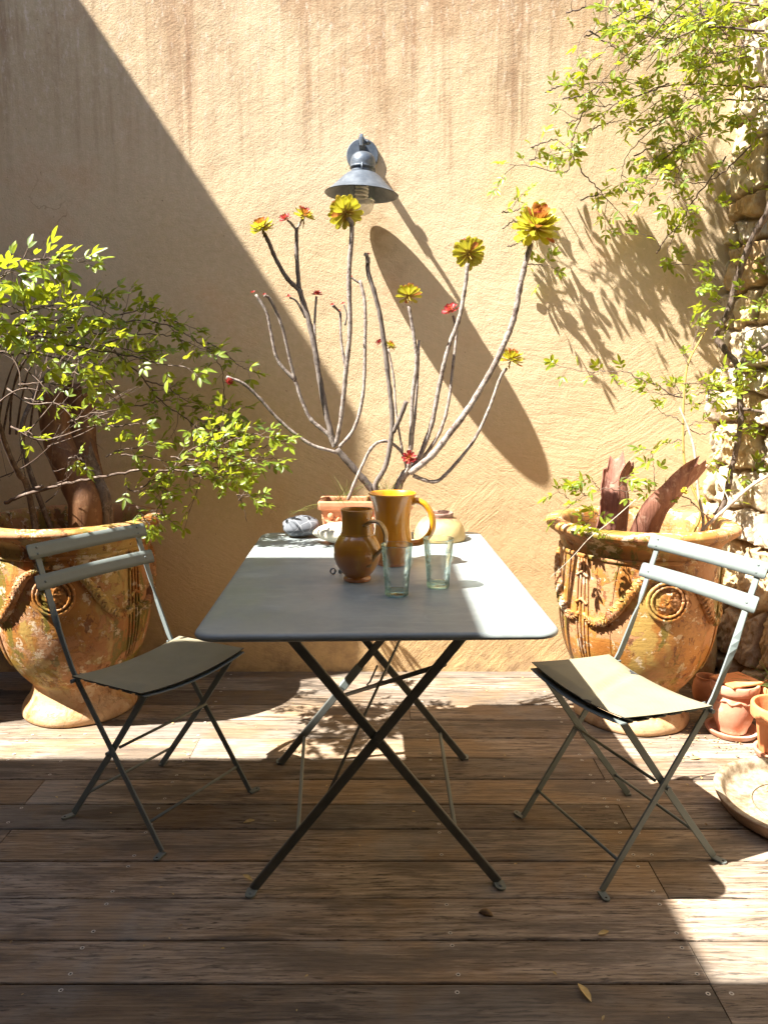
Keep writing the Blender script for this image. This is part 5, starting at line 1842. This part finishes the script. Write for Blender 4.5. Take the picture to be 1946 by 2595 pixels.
# ------------------------------------------------------------------ wall lamp
lp = thing('wall_lamp', 'grey zinc bell lamp with glass globe fixed high on the plaster wall', 'wall lamp', (-0.0855, WALL_Y, 2.0))
b = MB()
rows = []
for rr, yy in ((0.064, 0.0), (0.064, -0.010), (0.061, -0.014), (0.0, -0.0145)):
    rows.append([V((rr * math.cos(2 * pi * j / 48), yy, 0.158 + rr * math.sin(2 * pi * j / 48))) for j in range(48)])
b.grid(rows, 0, True, False)
for sg in (-1, 1):
    b.lathe([(0.0, 0.0), (0.004, 0.001), (0.0055, 0.004), (0.0055, 0.007)], 12, (sg * 0.043, -0.018, 0.128))
b.build('back_plate', M_LAMP, lp)
LY = -0.163
b = MB()
b.box((0, -0.060, 0.186), (0.024, 0.095, 0.026), bevel=0.003)
b.bar(spline([V((0, -0.10, 0.186)), V((0, -0.135, 0.192)), V((0, LY + 0.003, 0.183)), V((0, LY, 0.150))], 5), V((1, 0, 0)), 0.014, 0.014)
b.tube([V((0.010, -0.085, 0.184)), V((0.028, -0.085, 0.184))], 0.009, 12)
b.tube([V((0.028, -0.085, 0.184)), V((0.034, -0.085, 0.184))], 0.006, 12)
b.build('bracket', M_LAMP, lp)
tiltm = Matrix.Rotation(math.radians(2.8), 3, 'Y')


def tilt_build(mb, name, mat):
    c = V((0, LY, -0.026))
    mb.v = [tuple(tiltm @ (V(p)) + c) for p in mb.v]
    return mb.build(name, mat, lp)


b = MB()
b.lathe(smooth_profile([(0.001, 0.154), (0.016, 0.1525), (0.032, 0.146), (0.043, 0.133), (0.0475, 0.118), (0.048, 0.100), (0.049, 0.097)], 4), 48)
b.lathe([(0.049, 0.097), (0.0495, 0.0925), (0.0, 0.0915)], 48)
tilt_build(b, 'cap', M_LAMP)
b = MB()
b.lathe([(0.043, 0.0925), (0.044, 0.085), (0.046, 0.080), (0.044, 0.076)], 40)
for k_ in range(3):
    a = k_ * 2 * pi / 3 + 0.5
    b.tube([V((0.051 * math.cos(a), 0.051 * math.sin(a), 0.103)), V((0.051 * math.cos(a), 0.051 * math.sin(a), 0.068))], 0.0026, 8)
tilt_build(b, 'collar', M_LAMP)
b = MB()
sh = smooth_profile([(0.047, 0.0775), (0.056, 0.074), (0.072, 0.062), (0.092, 0.042), (0.114, 0.021), (0.134, 0.004), (0.1415, 0.0)], 4)
b.lathe(sh, 64)
b.lathe([(r_ - 0.001, z_ - 0.0018) for r_, z_ in sh][::-1], 64)
tilt_build(b, 'shade', M_LAMP)
b = MB()
b.lathe(smooth_profile([(0.040, 0.080), (0.048, 0.072), (0.050, 0.05), (0.050, 0.0), (0.050, -0.022)], 4), 48)
b.lathe(smooth_profile([(0.050, -0.022), (0.049, -0.034), (0.045, -0.052), (0.033, -0.067), (0.016, -0.076), (0.001, -0.078)], 4), 48, mi=1)
b.lathe([(0.0502, -0.020), (0.0512, -0.022), (0.0502, -0.024)], 48)
tilt_build(b, 'globe', [M_GLOBE, M_FROST])
b = MB()
b.tube([V((0.021 * math.cos(t * 0.55), 0.021 * math.sin(t * 0.55), 0.045 - t * 0.0011)) for t in range(52)], 0.0058, 8)
b.lathe([(0.02, 0.09), (0.022, 0.085), (0.022, 0.055), (0.018, 0.05)], 20)
tilt_build(b, 'bulb', M_BULB)


# ------------------------------------------------------------------ small pots at the right
def pot(name, label, loc, prof, mat, cat='pot', seg=48, rot=0.0, soil=None, group=None):
    t = thing(name, label, cat, loc, rot, group)
    b = MB()
    b.lathe(smooth_profile(prof, 3), seg, cap0=True)
    b.build('body', mat, t)
    if soil:
        s = MB()
        s.lathe([(soil[0], soil[1]), (soil[0] * 0.5, soil[1] + 0.006), (0.001, soil[1] + 0.004)], 24)
        s.build('soil', M_EARTH, t)
    return t


def saucer(label, loc, R_, h, mat, mat2=None, group=None):
    t = thing('plant_saucer', label, 'saucer', loc, 0, group)
    b = MB()
    b.lathe(smooth_profile([(R_ * 0.84, 0.001), (R_ * 0.90, 0.003), (R_ * 0.97, h * 0.6), (R_, h * 0.93), (R_ * 0.995, h)], 3), 72, cap0=True)
    b.build('outside', mat2 or mat, t)
    c = MB()
    e = 0.022 if R_ > 0.15 else 0.012
    c.lathe(smooth_profile([(R_ * 0.995, h), (R_ - e * 0.45, h * 1.04), (R_ - e, h * 0.97), (R_ - e * 1.5, h * 0.5), (R_ - e * 2.2, h * 0.33), (R_ * 0.62, h * 0.29), (R_ * 0.60, h * 0.34), (R_ * 0.57, h * 0.34), (R_ * 0.55, h * 0.28), (0.001, h * 0.27)], 3), 72)
    c.build('dish', mat, t)
    return t


saucer('very large cream glazed saucer on the deck at the right edge', (1.245, 2.105, 0.002), 0.255, 0.048, M_CREAM, M_DISHOUT)
sh_ = MB()
leaflet(sh_, V((1.17, 2.20, 0.022)), V((1, 0.2, 0.1)), V((0, 0, 1)), 0.05, 0.022, 0, -0.4)
tag(sh_.build('fallen_leaf', M_POD), 'dark curled leaf lying inside the large cream saucer', 'leaf')
saucer('flat pale terracotta saucer under the squat pink pot', (1.265, 2.645, 0.002), 0.092, 0.022, M_PINK)
saucer('small terracotta saucer under the bright orange pot', (1.345, 2.455, 0.002), 0.085, 0.026, M_PINK)
pa = thing('terracotta_pot', 'squat pink terracotta pot with relief band, a tile laid on its mouth', 'pot', (1.265, 2.645, 0.011), 0.2)
b = MB()
b.lathe(smooth_profile([(0.046, 0.0), (0.050, 0.004), (0.054, 0.02), (0.066, 0.05), (0.073, 0.085), (0.073, 0.12), (0.070, 0.145), (0.071, 0.150), (0.079, 0.153), (0.083, 0.165), (0.083, 0.18), (0.080, 0.186), (0.072, 0.185), (0.068, 0.17)], 3), 48, cap0=True)
b.build('body', M_PINK, pa)
b = MB()
b.tube([V((0.0735 * math.cos(a), 0.0735 * math.sin(a), 0.128 + 0.006 * math.sin(a * 9))) for a in [2 * pi * j / 60 for j in range(61)]], [0.003 + 0.0016 * (j % 3) for j in range(61)], 6, lump=0.5)
b.build('relief_band', M_PINK, pa)
b = MB()
b.box((0, 0, 0.0), (0.135, 0.115, 0.010), bevel=0.003)
to = b.build('clay_tile', M_TERRA2, None, (1.266, 2.642, 0.2025), 0.35)
tag(to, 'flat orange clay tile lying on the mouth of the squat pink pot', 'tile')
FP = [(0.062, 0.0), (0.066, 0.003), (0.083, 0.115), (0.086, 0.13), (0.097, 0.132), (0.102, 0.138), (0.103, 0.165), (0.101, 0.176), (0.092, 0.177), (0.089, 0.168), (0.080, 0.11)]
pot('terracotta_pot', 'bright orange flowerpot with thick rim in front of the other pots', (1.345, 2.455, 0.010), FP, M_TERRA2, soil=(0.082, 0.12))
pot('terracotta_pot', 'terracotta pot holding a grassy green plant, behind the bright orange pot', (1.425, 2.620, 0.0), [(r_ * 0.72, z_ * 1.05) for r_, z_ in FP], M_TERRA2, soil=(0.064, 0.16))
pot('terracotta_pot', 'small round dark terracotta pot against the foot of the stone wall', (1.285, 2.925, 0.0), [(0.035, 0.0), (0.04, 0.003), (0.052, 0.04), (0.050, 0.08), (0.040, 0.10), (0.042, 0.108), (0.038, 0.11), (0.034, 0.10), (0.036, 0.06)], M_TERRA, soil=(0.035, 0.08))
gp = MB()
r = random.Random(41)
for i in range(70):
    base = V((1.420 + r.gauss(0, 0.018), 2.620 + r.gauss(0, 0.018), 0.16))
    a = r.uniform(0, 2 * pi)
    o_ = r.uniform(0.2, 1.1)
    d_ = V((math.cos(a) * o_, math.sin(a) * o_, 1)).normalized()
    L = r.uniform(0.07, 0.17)
    p_ = [base + d_ * L * t + V((d_.x, d_.y, -0.6)) * L * 0.55 * t * t for t in (0, 0.3, 0.55, 0.8, 1.0)]
    gp.tube(p_, [0.0024, 0.0005], 4, caps=False)
tag(gp.build('spider_plant', mat_leaf('strap_leaf', (0.08, 0.15, 0.035), (0.22, 0.30, 0.09), (0.3, 0.42, 0.06))), 'narrow arching green leaves of the plant potted at the right edge', 'plant')

# loose stones and litter in the corner under the stone wall
pebble('corner_rock', 'brown rock slab leaning in the dark corner behind the right urn', (1.305, 3.08, -0.01), (0.055, 0.10, 0.16), 0.3, M_STONEW, 4)
for o in (bpy.data.objects['corner_rock'],):
    cc = o.data.color_attributes.new('stone_tint', 'FLOAT_COLOR', 'POINT')
    cc.data.foreach_set('color', [0.36, 0.25, 0.13, 1.0] * len(o.data.vertices))
o['category'] = 'rock'
lt = MB()
r = random.Random(77)
for i in range(420):
    u = r.random()
    if u < 0.45:
        q = V((r.gauss(1.16, 0.09), r.gauss(2.60, 0.10), 0.004))
    elif u < 0.75:
        q = V((r.uniform(0.95, 1.34), r.uniform(2.85, 3.2), 0.004))
    else:
        q = V((r.uniform(-1.4, 1.2), r.uniform(1.3, 3.2), 0.004))
    if (q.x - 1.245) ** 2 + (q.y - 2.105) ** 2 < 0.27 ** 2 or (q - V((URN_R.x, URN_R.y, 0.004))).length < 0.22:
        continue
    s = r.uniform(0.002, 0.008)
    leaflet(lt, q, V((r.uniform(-1, 1), r.uniform(-1, 1), 0.1)), V((r.uniform(-0.4, 0.4), r.uniform(-0.4, 0.4), 1)), s * 1.6, s * 0.8, 0 if r.random() < 0.7 else 1)
tag(lt.build('leaf_litter', [M_DRYLEAF, M_POD]), 'crumbs and bits of dry leaves scattered over the deck', kind='stuff')


def onground(px, py):
    u, v = (px - 973.0) / FPX, (py - 1297.5) / FPX
    rz = -sp - v * cp
    t = -CAM_H / rz
    return V((u * t, (cp - v * sp) * t, 0.003))


for (px, py, a, L, lab) in ((1480, 2520, 1.9, 0.050, 'long yellow dry leaf on the shaded deck boards at lower right'),
                            (632, 2085, 0.25, 0.034, 'pale dry leaf on the deck between the left chair and the table'),
                            (628, 2228, 2.5, 0.036, 'pale folded leaf beside the near left foot of the table'),
                            (1528, 2368, 0.3, 0.030, 'tan dry leaf in the sunny patch of deck at lower right'),
                            (1760, 1925, 0.1, 0.040, 'tan dry leaf on sunny boards beside the large cream saucer')):
    lm = MB()
    q = onground(px, py)
    d_ = V((math.cos(a), math.sin(a), 0))
    leaflet(lm, q - d_ * L / 2, d_ + V((0, 0, 0.12)), V((0.3, -0.2, 1)), L, L * 0.36, 0, 0.05, 0.25)
    tag(lm.build('fallen_leaf', M_DRYLEAF), lab, 'leaf', 'dry leaves fallen on the deck')
q = onground(1231, 2318)
pd = MB()
rows = []
for i in range(13):
    t = i / 12
    rr = 0.0085 * math.sin(pi * t) ** 0.7 + 0.0004
    rows.append([V((-0.018 + 0.036 * t, rr * 0.9 * math.cos(2 * pi * j / 12), rr * (0.8 + 0.2 * math.sin(2 * pi * j / 12)) * 0.9 + rr * 0.75 * math.sin(2 * pi * j / 12))) for j in range(12)])
pd.grid(rows, 0, True)
po = pd.build('seed_pod', M_POD, None, (q.x, q.y, 0.001), -0.35)
tag(po, 'small brown split seed pod on the deck before the table', 'seed pod')
